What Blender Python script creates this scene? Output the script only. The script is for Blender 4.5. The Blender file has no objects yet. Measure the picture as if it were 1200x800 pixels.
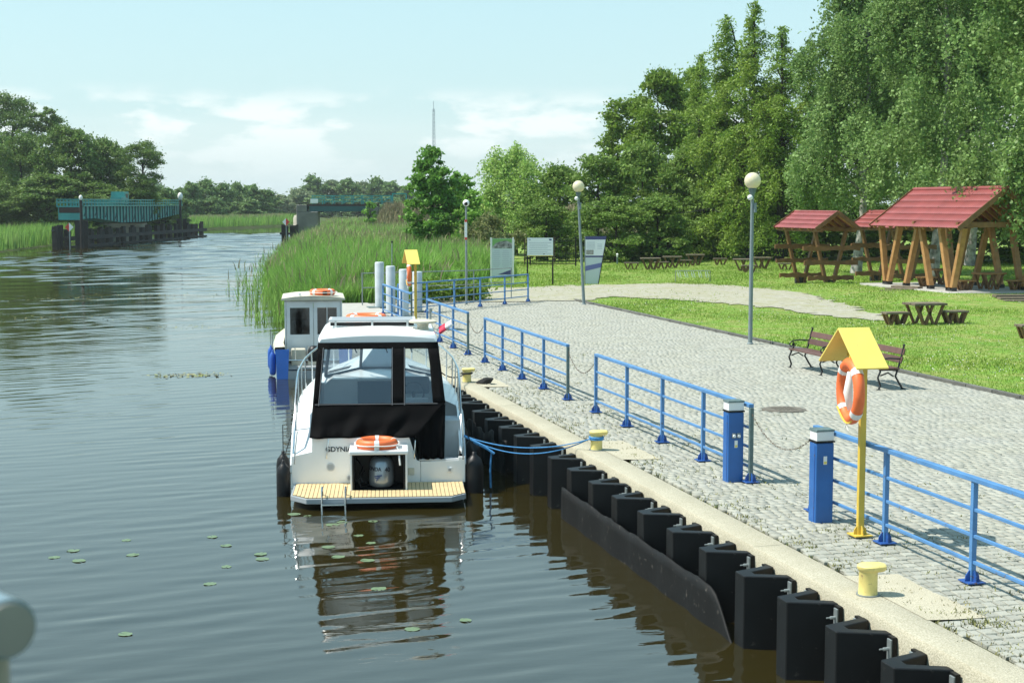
import bpy, bmesh, math, random
import numpy as np
from mathutils import Vector, Matrix
R=math.radians; PI=math.pi
random.seed(7); rng=np.random.default_rng(11)
S=bpy.context.scene
COL=S.collection

# ------------------------------------------------------------------ camera, world, sun, exposure
CAMH=3.86; YAW=R(14.178); PITCH=R(5.289)
cd=bpy.data.cameras.new('camera'); cam=bpy.data.objects.new('camera',cd); COL.objects.link(cam)
cam.location=(0,0,CAMH); cam.rotation_euler=(PI/2-PITCH,0,-YAW)
cd.sensor_width=36; cd.lens=52.5; cd.clip_start=0.05; cd.clip_end=9000
cd.dof.use_dof=True; cd.dof.focus_distance=26; cd.dof.aperture_fstop=9.0
S.camera=cam
S.render.resolution_x=1024; S.render.resolution_y=682
S.view_settings.view_transform='Standard'; S.view_settings.look='None'
S.view_settings.exposure=1.05; S.view_settings.gamma=1.0
S.view_settings.use_curve_mapping=False

SUN_EL=R(58); SUN_DIR=Vector((-.9695*math.cos(SUN_EL),.2449*math.cos(SUN_EL),math.sin(SUN_EL)))
W=bpy.data.worlds.new('World'); S.world=W; W.use_nodes=True
nt=W.node_tree; nt.nodes.clear()
def wn(t,**k):
    n=nt.nodes.new(t)
    for a,b in k.items(): setattr(n,a,b)
    return n
def wl(a,b): nt.links.new(a,b)
sky=wn('ShaderNodeTexSky'); sky.sky_type='NISHITA'; sky.sun_disc=False
sky.sun_elevation=SUN_EL; sky.sun_rotation=math.atan2(SUN_DIR.x,SUN_DIR.y)
sky.air_density=1.0; sky.dust_density=.7; sky.ozone_density=2.0; sky.altitude=0
tc=wn('ShaderNodeTexCoord'); sep=wn('ShaderNodeSeparateXYZ'); wl(tc.outputs['Generated'],sep.inputs[0])
mp=wn('ShaderNodeMapping'); mp.inputs['Scale'].default_value=(15,15,46); wl(tc.outputs['Generated'],mp.inputs['Vector'])
nz=wn('ShaderNodeTexNoise'); nz.inputs['Scale'].default_value=1.0; nz.inputs['Detail'].default_value=7; nz.inputs['Roughness'].default_value=.55
wl(mp.outputs[0],nz.inputs['Vector'])
mp2=wn('ShaderNodeMapping'); mp2.inputs['Scale'].default_value=(3.5,3.5,60); mp2.inputs['Location'].default_value=(3.1,1.7,0); wl(tc.outputs['Generated'],mp2.inputs['Vector'])
nz2=wn('ShaderNodeTexNoise'); nz2.inputs['Scale'].default_value=1.0; nz2.inputs['Detail'].default_value=5
wl(mp2.outputs[0],nz2.inputs['Vector'])
rp=wn('ShaderNodeValToRGB'); rp.color_ramp.elements[0].position=.47; rp.color_ramp.elements[1].position=.57; wl(nz.outputs['Fac'],rp.inputs[0])
rp2=wn('ShaderNodeValToRGB'); rp2.color_ramp.elements[0].position=.42; rp2.color_ramp.elements[1].position=.72; wl(nz2.outputs['Fac'],rp2.inputs[0])
# cumulus bank low over the horizon all the way round, thin streaks below and above it
band=wn('ShaderNodeValToRGB'); e=band.color_ramp.elements
e[0].position=0.0; e[0].color=(.25,)*3+(1,); e[1].position=.030; e[1].color=(.55,)*3+(1,)
for p,c in ((.048,1.0),(.062,.95),(.076,.0),(1.0,.0)):
    x=e.new(p); x.color=(c,c,c,1)
wl(sep.outputs['Z'],band.inputs[0])
m1=wn('ShaderNodeMath',operation='MULTIPLY'); wl(rp.outputs[0],m1.inputs[0]); wl(band.outputs[0],m1.inputs[1])
band2=wn('ShaderNodeValToRGB'); e=band2.color_ramp.elements
e[0].position=0.0; e[0].color=(.35,)*3+(1,); e[1].position=.10; e[1].color=(.0,)*3+(1,)
wl(sep.outputs['Z'],band2.inputs[0])
m2=wn('ShaderNodeMath',operation='MULTIPLY'); wl(rp2.outputs[0],m2.inputs[0]); wl(band2.outputs[0],m2.inputs[1])
mx=wn('ShaderNodeMath',operation='MAXIMUM'); wl(m1.outputs[0],mx.inputs[0]); wl(m2.outputs[0],mx.inputs[1])
mm=wn('ShaderNodeMath',operation='MULTIPLY'); mm.inputs[1].default_value=.9; wl(mx.outputs[0],mm.inputs[0])
tint=wn('ShaderNodeMix',data_type='RGBA',blend_type='MULTIPLY'); tint.inputs['Factor'].default_value=1
wl(sky.outputs[0],tint.inputs['A']); tint.inputs['B'].default_value=(1.0,1.0,.88,1)
hz=wn('ShaderNodeValToRGB'); e=hz.color_ramp.elements   # pale air towards the horizon
e[0].position=0.0; e[0].color=(.9,)*3+(1,); e[1].position=1; e[1].color=(.4,.4,.4,1)
x=e.new(.12); x.color=(.75,)*3+(1,)
x=e.new(.40); x.color=(.8,)*3+(1,)
wl(sep.outputs['Z'],hz.inputs[0])
hm=wn('ShaderNodeMix',data_type='RGBA'); wl(hz.outputs[0],hm.inputs['Factor']); wl(tint.outputs['Result'],hm.inputs['A']); hc=wn('ShaderNodeValToRGB'); e=hc.color_ramp.elements   # whiter low down, bluer higher up
e[0].position=0; e[0].color=(.92,1,1,1); e[1].position=.42; e[1].color=(.42,.80,1.0,1)
x=e.new(.06); x.color=(.66,.91,.96,1)
x=e.new(.13); x.color=(.62,.92,.98,1)
wl(sep.outputs['Z'],hc.inputs[0])
hs=wn('ShaderNodeMix',data_type='RGBA',blend_type='MULTIPLY'); hs.inputs['Factor'].default_value=1; wl(hc.outputs[0],hs.inputs['A']); hs.inputs['B'].default_value=(4.2,4.3,4.3,1)
wl(hs.outputs['Result'],hm.inputs['B'])
cm=wn('ShaderNodeMix',data_type='RGBA'); wl(mm.outputs[0],cm.inputs['Factor']); wl(hm.outputs['Result'],cm.inputs['A'])
cm.inputs['B'].default_value=(5.0,5.3,5.2,1)
bg=wn('ShaderNodeBackground'); bg.inputs['Strength'].default_value=.105; wl(cm.outputs['Result'],bg.inputs['Color'])
wo=wn('ShaderNodeOutputWorld'); wl(bg.outputs[0],wo.inputs[0])

sl=bpy.data.lights.new('sun','SUN'); sl.energy=3.3; sl.angle=R(.5); sl.color=(1,.95,.86)
so=bpy.data.objects.new('sun',sl); COL.objects.link(so); so.location=(-30,10,60)
so.rotation_euler=(-SUN_DIR).to_track_quat('-Z','Y').to_euler()

# ------------------------------------------------------------------ helpers
def at(px,depth,z=0):
    """point seen at photo column px at a horizontal depth in metres (used to plan where far things stand)"""
    lat=(px-600)/1750*depth
    return (depth*.2449+lat*.9695, depth*.9695-lat*.2449, z)

class MB:
    def __init__(s): s.v=[]; s.f=[]
    def add(s,vs,fs):
        o=len(s.v); s.v+= [tuple(v) for v in vs]; s.f+=[tuple(i+o for i in f) for f in fs]; return s
    def box(s,c,d,rz=0,rx=0,ry=0,taper=1.0):
        M=Matrix.Rotation(rz,3,'Z')@Matrix.Rotation(ry,3,'Y')@Matrix.Rotation(rx,3,'X'); c=Vector(c)
        vs=[]
        for z in(-.5,.5):
            k=1 if z<0 else taper
            for x,y in((-.5,-.5),(.5,-.5),(.5,.5),(-.5,.5)): vs.append(c+M@Vector((x*d[0]*k,y*d[1]*k,z*d[2])))
        return s.add(vs,[(3,2,1,0),(4,5,6,7),(0,1,5,4),(1,2,6,5),(2,3,7,6),(3,0,4,7)])
    def bar(s,a,b,w,h,up=(0,0,1)):
        """rectangular bar from a to b, w wide across, h tall"""
        a=Vector(a); b=Vector(b); t=(b-a).normalized(); u=Vector(up)
        if abs(t.dot(u))>.98: u=Vector((0,1,0))
        r=t.cross(u).normalized(); u=r.cross(t)
        vs=[p+r*x*w/2+u*y*h/2 for p in(a,b) for x,y in((-1,-1),(1,-1),(1,1),(-1,1))]
        return s.add(vs,[(0,1,2,3),(7,6,5,4),(0,4,5,1),(1,5,6,2),(2,6,7,3),(3,7,4,0)])
    def tube(s,path,r,n=8,r1=None,caps=True):
        P=[Vector(p) for p in path]; m=len(P); vs=[]; fs=[]
        prev=None
        for i,p in enumerate(P):
            t=(P[min(i+1,m-1)]-P[max(i-1,0)]).normalized()
            if prev is None:
                u=Vector((0,0,1)) if abs(t.z)<.9 else Vector((1,0,0))
                u=(u-t*u.dot(t)).normalized()
            else: u=(prev-t*prev.dot(t)).normalized()
            prev=u; w=t.cross(u)
            rr=r if r1 is None else r+(r1-r)*i/(m-1)
            if isinstance(r,(list,tuple)): rr=r[i]
            for k in range(n):
                a=2*PI*k/n; vs.append(p+(u*math.cos(a)+w*math.sin(a))*rr)
        for i in range(m-1):
            for k in range(n):
                k2=(k+1)%n; fs.append((i*n+k,i*n+k2,(i+1)*n+k2,(i+1)*n+k))
        if caps: fs.append(tuple(range(n))[::-1]); fs.append(tuple((m-1)*n+k for k in range(n)))
        return s.add(vs,fs)
    def lathe(s,prof,n=16,c=(0,0,0),axis='Z',cap=True):
        vs=[]; fs=[]; m=len(prof); c=Vector(c)
        for r,z in prof:
            for k in range(n):
                a=2*PI*k/n; p=Vector((r*math.cos(a),r*math.sin(a),z))
                if axis=='X': p=Vector((p.z,p.x,p.y))
                if axis=='Y': p=Vector((p.y,p.z,p.x))
                vs.append(c+p)
        for i in range(m-1):
            for k in range(n):
                k2=(k+1)%n; fs.append((i*n+k,i*n+k2,(i+1)*n+k2,(i+1)*n+k))
        if cap:
            fs.append(tuple(range(n))[::-1]); fs.append(tuple((m-1)*n+k for k in range(n)))
        return s.add(vs,fs)
    def torus(s,c,Rm,r,n=32,m=10,M=None,a0=0,a1=2*PI,sq=1.0):
        M=M or Matrix.Identity(3); c=Vector(c); vs=[]; fs=[]; full=abs(a1-a0-2*PI)<1e-6
        cnt=n if full else n+1
        for i in range(cnt):
            a=a0+(a1-a0)*i/n
            for k in range(m):
                b=2*PI*k/m; q=Rm+r*math.cos(b)
                vs.append(c+M@Vector((q*math.cos(a),q*math.sin(a),r*sq*math.sin(b))))
        for i in range(n):
            j=(i+1)%cnt
            for k in range(m):
                k2=(k+1)%m; fs.append((i*m+k,j*m+k,j*m+k2,i*m+k2))
        return s.add(vs,fs)
    def prism(s,poly,z0,z1,M=None,c=(0,0,0)):
        """poly in local xy pushed from z0 to z1, then turned by M"""
        M=M or Matrix.Identity(3); c=Vector(c); n=len(poly)
        vs=[c+M@Vector((x,y,z)) for z in(z0,z1) for x,y in poly]
        fs=[tuple(range(n))[::-1],tuple(range(n,2*n))]
        for i in range(n):
            j=(i+1)%n; fs.append((i,j,n+j,n+i))
        return s.add(vs,fs)
    def grid(s,rows):
        n=len(rows[0]); vs=[p for r in rows for p in r]; fs=[]
        for i in range(len(rows)-1):
            for k in range(n-1): fs.append((i*n+k,i*n+k+1,(i+1)*n+k+1,(i+1)*n+k))
        return s.add(vs,fs)
    def sphere(s,c,r,n=16,m=10,sz=1.0):
        prof=[(max(1e-4,r*math.sin(PI*i/m)),-r*sz*math.cos(PI*i/m)) for i in range(m+1)]
        return s.lathe(prof,n,c)
    def mesh(s,name,mat=None,smooth=False,fix=True):
        me=bpy.data.meshes.new(name); me.from_pydata(s.v,[],s.f)
        if fix:
            b=bmesh.new(); b.from_mesh(me); bmesh.ops.recalc_face_normals(b,faces=b.faces); b.to_mesh(me); b.free()
        if mat: me.materials.append(mat)
        if smooth:
            me.polygons.foreach_set('use_smooth',[True]*len(me.polygons))
            if smooth!='all':
                try: me.set_sharp_from_angle(angle=R(40))
                except Exception: pass
        me.update(); return me
    def build(s,name,mat,parent=None,smooth=False,loc=None,rot=None,bevel=0,solid=0):
        o=bpy.data.objects.new(name,s.mesh(name,mat,smooth)); COL.objects.link(o)
        if parent: o.parent=parent
        if loc: o.location=loc
        if rot: o.rotation_euler=rot
        if solid:
            m=o.modifiers.new('solid','SOLIDIFY'); m.thickness=solid; m.offset=0
        if bevel:
            m=o.modifiers.new('bevel','BEVEL'); m.width=bevel; m.segments=2; m.limit_method='ANGLE'
        return o
def tag(o,label=None,cat=None,group=None,kind=None):
    if label: o['label']=label
    if cat: o['category']=cat
    if group: o['group']=group
    if kind: o['kind']=kind
    return o
def thing(name,label,cat,loc=(0,0,0),rz=0,group=None):
    o=bpy.data.objects.new(name,None); COL.objects.link(o); o.empty_display_size=.2
    o.location=loc; o.rotation_euler=(0,0,rz); return tag(o,label,cat,group)
KIDS={}
def dup(root,loc,rz=0,label=None,group=None,scale=None):
    def cp(o,par):
        c=o.copy(); COL.objects.link(c); c.parent=par
        for ch in list(o.children): cp(ch,c)
        return c
    r=cp(root,None); r.location=loc; r.rotation_euler=(0,0,rz)
    if scale: r.scale=(scale,)*3 if not isinstance(scale,tuple) else scale
    if label: r['label']=label
    if group: r['group']=group
    return r
def npmesh(name,V,F,mat,smooth=False):
    """V (n,3) F (m,k) arrays"""
    me=bpy.data.meshes.new(name); m,k=F.shape
    me.vertices.add(len(V)); me.vertices.foreach_set('co',V.astype(np.float32).ravel())
    me.loops.add(m*k); me.loops.foreach_set('vertex_index',F.astype(np.int32).ravel())
    me.polygons.add(m); me.polygons.foreach_set('loop_start',np.arange(0,m*k,k,dtype=np.int32))
    me.polygons.foreach_set('loop_total',np.full(m,k,dtype=np.int32))
    me.update(calc_edges=True); me.validate()
    if mat: me.materials.append(mat)
    return me
def obj(name,me,parent=None,loc=None):
    o=bpy.data.objects.new(name,me); COL.objects.link(o)
    if parent: o.parent=parent
    if loc: o.location=loc
    return o

# ------------------------------------------------------------------ materials
def mat(name,col,rough=.6,metal=0,var=0,vscale=3,bump=0,bscale=40,col2=None,island=0,coat=0,spec=.5,vdet=6,obvar=0,transl=0,wear=None):
    m=bpy.data.materials.new(name); m.use_nodes=True; t=m.node_tree; b=t.nodes['Principled BSDF']; L=t.links.new
    b.inputs['Roughness'].default_value=rough; b.inputs['Metallic'].default_value=metal
    b.inputs['Specular IOR Level'].default_value=spec
    if coat: b.inputs['Coat Weight'].default_value=coat; b.inputs['Coat Roughness'].default_value=.1
    c4=tuple(col)+(1,); src=None
    tcn=t.nodes.new('ShaderNodeTexCoord')
    rgb=t.nodes.new('ShaderNodeRGB'); rgb.outputs[0].default_value=c4; src=rgb.outputs[0]
    if var or col2:
        n=t.nodes.new('ShaderNodeTexNoise'); n.inputs['Scale'].default_value=vscale; n.inputs['Detail'].default_value=vdet
        L(tcn.outputs['Object'],n.inputs['Vector'])
        r=t.nodes.new('ShaderNodeMapRange'); r.inputs[1].default_value=.3; r.inputs[2].default_value=.7; L(n.outputs['Fac'],r.inputs[0])
        mxn=t.nodes.new('ShaderNodeMix'); mxn.data_type='RGBA'; L(r.outputs[0],mxn.inputs['Factor'])
        c2=col2 if col2 else tuple(x*(1-var) for x in col)
        L(src,mxn.inputs['A']); mxn.inputs['B'].default_value=tuple(c2)+(1,)
        src=mxn.outputs['Result']
    if wear:   # chips, rust specks or dirt of their own colour: (colour, noise scale, share)
        n=t.nodes.new('ShaderNodeTexNoise'); n.inputs['Scale'].default_value=wear[1]; n.inputs['Detail'].default_value=9; n.inputs['Roughness'].default_value=.7
        L(tcn.outputs['Object'],n.inputs['Vector'])
        r=t.nodes.new('ShaderNodeMapRange'); r.inputs[1].default_value=.72-wear[2]; r.inputs[2].default_value=.78-wear[2]; L(n.outputs['Fac'],r.inputs[0])
        mxn=t.nodes.new('ShaderNodeMix'); mxn.data_type='RGBA'; L(r.outputs[0],mxn.inputs['Factor']); L(src,mxn.inputs['A']); mxn.inputs['B'].default_value=tuple(wear[0])+(1,); src=mxn.outputs['Result']
    def hsv(fac_out,amt,src):
        r=t.nodes.new('ShaderNodeMapRange'); r.inputs[3].default_value=1-amt; r.inputs[4].default_value=1+amt; L(fac_out,r.inputs[0])
        h=t.nodes.new('ShaderNodeHueSaturation'); L(src,h.inputs['Color']); L(r.outputs[0],h.inputs['Value']); return h.outputs[0]
    if island:
        g=t.nodes.new('ShaderNodeNewGeometry'); src=hsv(g.outputs['Random Per Island'],island,src)
    if obvar:
        g=t.nodes.new('ShaderNodeObjectInfo'); src=hsv(g.outputs['Random'],obvar,src)
    L(src,b.inputs['Base Color'])
    if bump:
        n=t.nodes.new('ShaderNodeTexNoise'); n.inputs['Scale'].default_value=bscale; n.inputs['Detail'].default_value=5
        L(tcn.outputs['Object'],n.inputs['Vector'])
        bp=t.nodes.new('ShaderNodeBump'); bp.inputs['Strength'].default_value=bump; bp.inputs['Distance'].default_value=.02
        L(n.outputs['Fac'],bp.inputs['Height']); L(bp.outputs[0],b.inputs['Normal'])
    if transl:
        tr=t.nodes.new('ShaderNodeBsdfTranslucent'); L(src,tr.inputs['Color'])
        ms=t.nodes.new('ShaderNodeMixShader'); ms.inputs[0].default_value=transl
        out=t.nodes['Material Output']; L(b.outputs[0],ms.inputs[1]); L(tr.outputs[0],ms.inputs[2]); L(ms.outputs[0],out.inputs[0])
    return m
def leafmat(name,c,c2,transl=.35,island=.35):
    return mat(name,c,rough=.55,var=1,col2=c2,vscale=.45,island=island,transl=transl,spec=.3)
def glass(name,tintc=(.9,.95,.95),clear=.85,rough=.03):
    m=bpy.data.materials.new(name); m.use_nodes=True; t=m.node_tree; t.nodes.clear(); L=t.links.new
    o=t.nodes.new('ShaderNodeOutputMaterial'); tr=t.nodes.new('ShaderNodeBsdfTransparent'); tr.inputs[0].default_value=tintc+(1,)
    g=t.nodes.new('ShaderNodeBsdfGlossy'); g.inputs['Roughness'].default_value=rough; g.inputs['Color'].default_value=(.9,.95,1,1)
    fr=t.nodes.new('ShaderNodeFresnel'); fr.inputs[0].default_value=1.45
    ad=t.nodes.new('ShaderNodeMath'); ad.operation='ADD'; ad.inputs[1].default_value=1-clear-.04; L(fr.outputs[0],ad.inputs[0])
    mx=t.nodes.new('ShaderNodeMixShader'); L(ad.outputs[0],mx.inputs[0]); L(tr.outputs[0],mx.inputs[1]); L(g.outputs[0],mx.inputs[2]); L(mx.outputs[0],o.inputs[0])
    return m
M={}
M['blue']=mat('blue_paint',(.09,.245,.50),.38,var=.25,vscale=4,bump=.05,bscale=60,wear=((.13,.09,.06),7,.10))
M['blue_dark']=mat('deep_blue_paint',(.025,.10,.36),.45,var=.3,vscale=8,wear=((.10,.055,.03),14,.14))
M['pedestal']=mat('pedestal_blue',(.022,.13,.41),.4,var=.25,vscale=3,wear=((.10,.13,.18),9,.08))
M['galv']=mat('galvanised_steel',(.30,.34,.34),.5,metal=.4,var=.3,vscale=8)
M['greypost']=mat('grey_teal_metal',(.12,.18,.18),.55,var=.4,vscale=10)  # darker grey-teal for the railing end posts and small fittings
M['yellow']=mat('yellow_paint',(.80,.64,.14),.5,var=.12,vscale=4,bump=.04,wear=((.50,.38,.12),6,.09))
M['yellowpost']=mat('yellow_post_paint',(.68,.48,.07),.5,var=.2,vscale=5,wear=((.25,.12,.04),10,.10))
M['bollard']=mat('bollard_cream_yellow',(.78,.64,.22),.5,var=.22,vscale=9,bump=.1,wear=((.35,.24,.12),16,.13))
M['orange']=mat('lifebuoy_orange',(.84,.17,.045),.5,var=.15,vscale=8,wear=((.45,.12,.05),14,.10))
M['band']=mat('reflective_band',(.72,.72,.70),.4)
M['rope_yellow']=mat('yellow_rope',(.75,.50,.06),.7)
M['rope_white']=mat('white_rope',(.78,.76,.72),.8)
M['rope_blue']=mat('blue_rope',(.06,.28,.60),.8,var=.4,vscale=40)
M['rope_dark']=mat('dark_rope',(.02,.02,.02),.9)
M['chain']=mat('rusty_chain',(.10,.07,.05),.7,metal=.3)

M['wallconc']=mat('quay_wall_concrete',(.34,.32,.26),.9,var=1,col2=(.15,.15,.12),vscale=2.5,bump=.6,bscale=30,vdet=8)
M['rubber']=mat('black_rubber',(.0065,.0068,.0075),.5,var=.5,spec=.3,vscale=4,bump=.03,bscale=12,wear=((.045,.043,.04),11,.10))
M['sheetrub']=mat('worn_rubber_sheet',(.0075,.008,.008),.65,var=1,col2=(.005,.0055,.0058),spec=.22,vscale=3,bump=.15,bscale=9,wear=((.06,.055,.048),9,.12))
M['chrome']=mat('stainless_steel',(.72,.74,.75),.18,metal=1)
M['gelcoat']=mat('white_gelcoat',(.80,.81,.80),.25,var=.06,vscale=2,coat=.3,wear=((.52,.50,.44),4,.02))
M['gelgrey']=mat('grey_gelcoat',(.55,.57,.58),.4)
M['cream']=mat('cream_hull_paint',(.62,.58,.46),.5,var=.2,vscale=4)
M['teak']=mat('teak_deck',(.62,.47,.25),.6,var=.15,vscale=6)
M['teakline']=mat('teak_caulk',(.10,.08,.05),.8)
M['platgrey']=mat('platform_edge_grey',(.28,.31,.33),.45)
M['canvas']=mat('black_canvas',(.003,.003,.0035),.8,var=.3,vscale=5,bump=.2,bscale=14,spec=.06)
M['black']=mat('matt_black',(.007,.007,.008),.45,spec=.35)
M['darkint']=mat('dark_interior',(.035,.036,.038),.8)
M['seat']=mat('grey_seat_vinyl',(.10,.11,.12),.6)
M['silver']=mat('silver_cowling',(.28,.32,.36),.28,metal=.5,coat=.5)
M['print']=mat('dark_print',(.015,.018,.03),.5)
M['printblue']=mat('blue_print',(.02,.05,.16),.5)
M['vinyl']=glass('clear_vinyl',(.86,.91,.92),.86)
M['window']=glass('window_glass',(.30,.30,.27),.93)
M['smallwhite']=mat('chalky_white_paint',(.62,.66,.68),.5,var=.15,vscale=3)
M['hullblue']=mat('boat_hull_blue',(.02,.16,.62),.3,var=.15,vscale=3,coat=.3)
M['fenderblue']=mat('boat_fender_blue',(.02,.10,.42),.4)
M['flagred']=mat('flag_red',(.70,.05,.10),.8); M['flagwhite']=mat('flag_white',(.8,.78,.78),.8)
M['lamppost']=mat('grey_lamp_post',(.20,.25,.26),.5,var=.2,vscale=3)
M['globe']=mat('cream_globe',(.80,.74,.52),.3,transl=.25)
M['whiteplastic']=mat('white_plastic',(.78,.79,.79),.4)
M['pipe']=mat('white_pipe_paint',(.56,.61,.64),.5,var=.25,vscale=3)
M['iron']=mat('cast_iron',(.012,.012,.013),.5)
M['slat']=mat('brown_bench_slat',(.13,.065,.05),.5,var=.3,vscale=9,bump=.1,obvar=.15)
M['woodlight']=mat('honey_timber',(.42,.225,.08),.55,var=1,col2=(.30,.15,.05),vscale=5,bump=.15,obvar=.12)
M['wooddark']=mat('stained_timber',(.225,.112,.04),.6,var=.4,vscale=5,bump=.15,obvar=.12)
M['woodgrey']=mat('weathered_timber',(.20,.16,.11),.8,var=.45,vscale=7,bump=.2,obvar=.12)
M['woodleg']=mat('brown_table_timber',(.19,.105,.045),.75,var=.4,vscale=7,bump=.2,obvar=.12)
M['roofred']=mat('red_roof_tile_metal',(.29,.070,.066),.45,var=.28,vscale=1.2,wear=((.20,.07,.06),3,.10))
M['metalfoot']=mat('dark_post_shoe',(.02,.02,.02),.6)
M['pavestone']=mat('pale_paving',(.42,.41,.37),.85,var=.2,vscale=4)
M['board']=mat('board_white',(.72,.77,.80),.35); M['boardgrey']=mat('board_pale_grey',(.50,.58,.62),.3)
M['navy']=mat('board_navy',(.04,.05,.17),.4); M['purple']=mat('board_violet_blue',(.12,.14,.36),.4)
M['pgreen']=mat('print_green',(.16,.36,.10),.5); M['pblack']=mat('print_photo_dark',(.05,.055,.05),.5,var=1,col2=(.45,.45,.45),vscale=7)
M['ptext']=mat('print_text_grey',(.40,.46,.52),.5); M['pphoto']=mat('print_small_photo',(.20,.20,.18),.5,var=1,col2=(.4,.4,.38),vscale=14)
M['teal']=mat('bridge_teal_paint',(.06,.35,.335),.5,var=.35,vscale=.8,bump=.1)
M['tealdark']=mat('bridge_teal_dark',(.02,.10,.11),.55,var=.3,vscale=.6)
M['rust']=mat('rusty_brown_steel',(.06,.035,.03),.8,var=.4,vscale=2)
M['pile']=mat('dark_timber_pile',(.028,.025,.023),.85,var=.5,vscale=2,bump=.3,obvar=.3)
M['waling']=mat('timber_waling',(.07,.078,.085),.8,var=.3,vscale=1.2)
M['pierconc']=mat('old_pier_concrete',(.22,.215,.19),.9,var=1,col2=(.13,.13,.115),vscale=.7,bump=.4,bscale=8,vdet=8)
M['piersand']=mat('pale_pier_stone',(.47,.44,.36),.9,var=.25,vscale=1)
M['signred']=mat('sign_red',(.62,.04,.03),.5); M['signwhite']=mat('sign_white',(.82,.82,.80),.5)
M['manhole']=mat('cast_iron_cover',(.16,.14,.11),.7,var=.3,vscale=20,bump=.3)
M['bark']=mat('grey_brown_bark',(.085,.07,.055),.9,var=.4,vscale=3,bump=.5,bscale=12)
M['barkdark']=mat('dark_bark',(.045,.036,.03),.95,var=.4,vscale=3,bump=.5,bscale=12)
M['barkbirch']=mat('birch_bark',(.50,.48,.44),.8,var=1,col2=(.10,.09,.08),vscale=3.5)
M['lily']=mat('lily_pad',(.15,.22,.11),.4,var=.3,vscale=9)
M['wirecol']=mat('cable_black',(.03,.03,.03),.6)
M['mast']=mat('mast_grey',(.30,.34,.38),.6)
M['kerb']=mat('kerb_stone',(.14,.14,.125),.85,var=.3,vscale=5,obvar=.2)
M['railnear']=mat('dull_railing_metal',(.34,.34,.31),.45,metal=.5,var=.15,vscale=20)
M['railhighlight']=mat('railing_highlight_blue_grey',(.22,.30,.34),.3,metal=.3)  # bluish highlight along the top of the tube, put into its base colour

def ground_mat(name,cols,scales,rough=.95,bump=.6,bscale=30,bdist=.03):
    """three colours blended by two world-space noises"""
    m=bpy.data.materials.new(name); m.use_nodes=True; t=m.node_tree; b=t.nodes['Principled BSDF']; L=t.links.new
    b.inputs['Roughness'].default_value=rough; b.inputs['Specular IOR Level'].default_value=.2
    tcn=t.nodes.new('ShaderNodeTexCoord'); src=None
    for i,(c,s) in enumerate(zip(cols[1:],scales)):
        n=t.nodes.new('ShaderNodeTexNoise'); n.inputs['Scale'].default_value=s; n.inputs['Detail'].default_value=7; n.inputs['Roughness'].default_value=.6
        L(tcn.outputs['Object'],n.inputs['Vector'])
        r=t.nodes.new('ShaderNodeMapRange'); r.inputs[1].default_value=.40; r.inputs[2].default_value=.62; L(n.outputs['Fac'],r.inputs[0])
        x=t.nodes.new('ShaderNodeMix'); x.data_type='RGBA'; L(r.outputs[0],x.inputs['Factor'])
        if src is None: x.inputs['A'].default_value=tuple(cols[0])+(1,)
        else: L(src,x.inputs['A'])
        x.inputs['B'].default_value=tuple(c)+(1,); src=x.outputs['Result']
    L(src,b.inputs['Base Color'])
    n=t.nodes.new('ShaderNodeTexNoise'); n.inputs['Scale'].default_value=bscale; n.inputs['Detail'].default_value=4; L(tcn.outputs['Object'],n.inputs['Vector'])
    bp=t.nodes.new('ShaderNodeBump'); bp.inputs['Strength'].default_value=bump; bp.inputs['Distance'].default_value=bdist; L(n.outputs['Fac'],bp.inputs['Height']); L(bp.outputs[0],b.inputs['Normal'])
    return m
M['concrete']=ground_mat('coping_concrete',[(.56,.52,.40),(.44,.405,.30),(.50,.465,.36),(.33,.305,.22)],[1.6,22,75],rough=.9,bump=.8,bscale=55,bdist=.012)
M['lawn']=ground_mat('lawn_soil_grass',[(.16,.29,.04),(.12,.235,.032),(.24,.27,.08)],[.35,1.3],bscale=14,bdist=.06)
M['gravel']=ground_mat('pale_gravel',[(.44,.42,.345),(.22,.21,.16),(.30,.29,.17),(.36,.35,.28)],[5.5,.8,2.4],bscale=22,bdist=.06)
M['mortar']=ground_mat('sandy_joint_fill',[(.055,.05,.035),(.035,.033,.024),(.06,.075,.025)],[5,1.2],bscale=60)
M['cobble']=mat('granite_sett',(.315,.318,.278),.8,var=1,col2=(.30,.30,.245),vscale=1.1,island=.13,bump=.35,bscale=45)
M['cobble1']=mat('granite_sett_single',(.315,.318,.278),.8,var=1,col2=(.30,.30,.245),vscale=5,obvar=.14,bump=.35,bscale=45)
M['bank']=ground_mat('muddy_bank',[(.07,.10,.03),(.10,.09,.05),(.05,.09,.02)],[.4,2])
M['grassblade']=mat('grass_blades',(.205,.345,.042),.6,var=1,col2=(.27,.36,.07),vscale=.3,island=.22,transl=.3,spec=.25)
M['clover']=mat('clover_flower',(.55,.56,.46),.8)
M['reed']=mat('green_reeds',(.20,.40,.062),.55,var=1,col2=(.28,.42,.11),vscale=.12,island=.4,transl=.35,spec=.3)
M['reeddry']=mat('dry_reed_heads',(.34,.30,.17),.8,var=.3,vscale=.3,island=.3,transl=.2)
M['weed']=mat('joint_weeds',(.16,.20,.05),.8,island=.4,col2=(.25,.21,.09),var=1,vscale=1.5)

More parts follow.
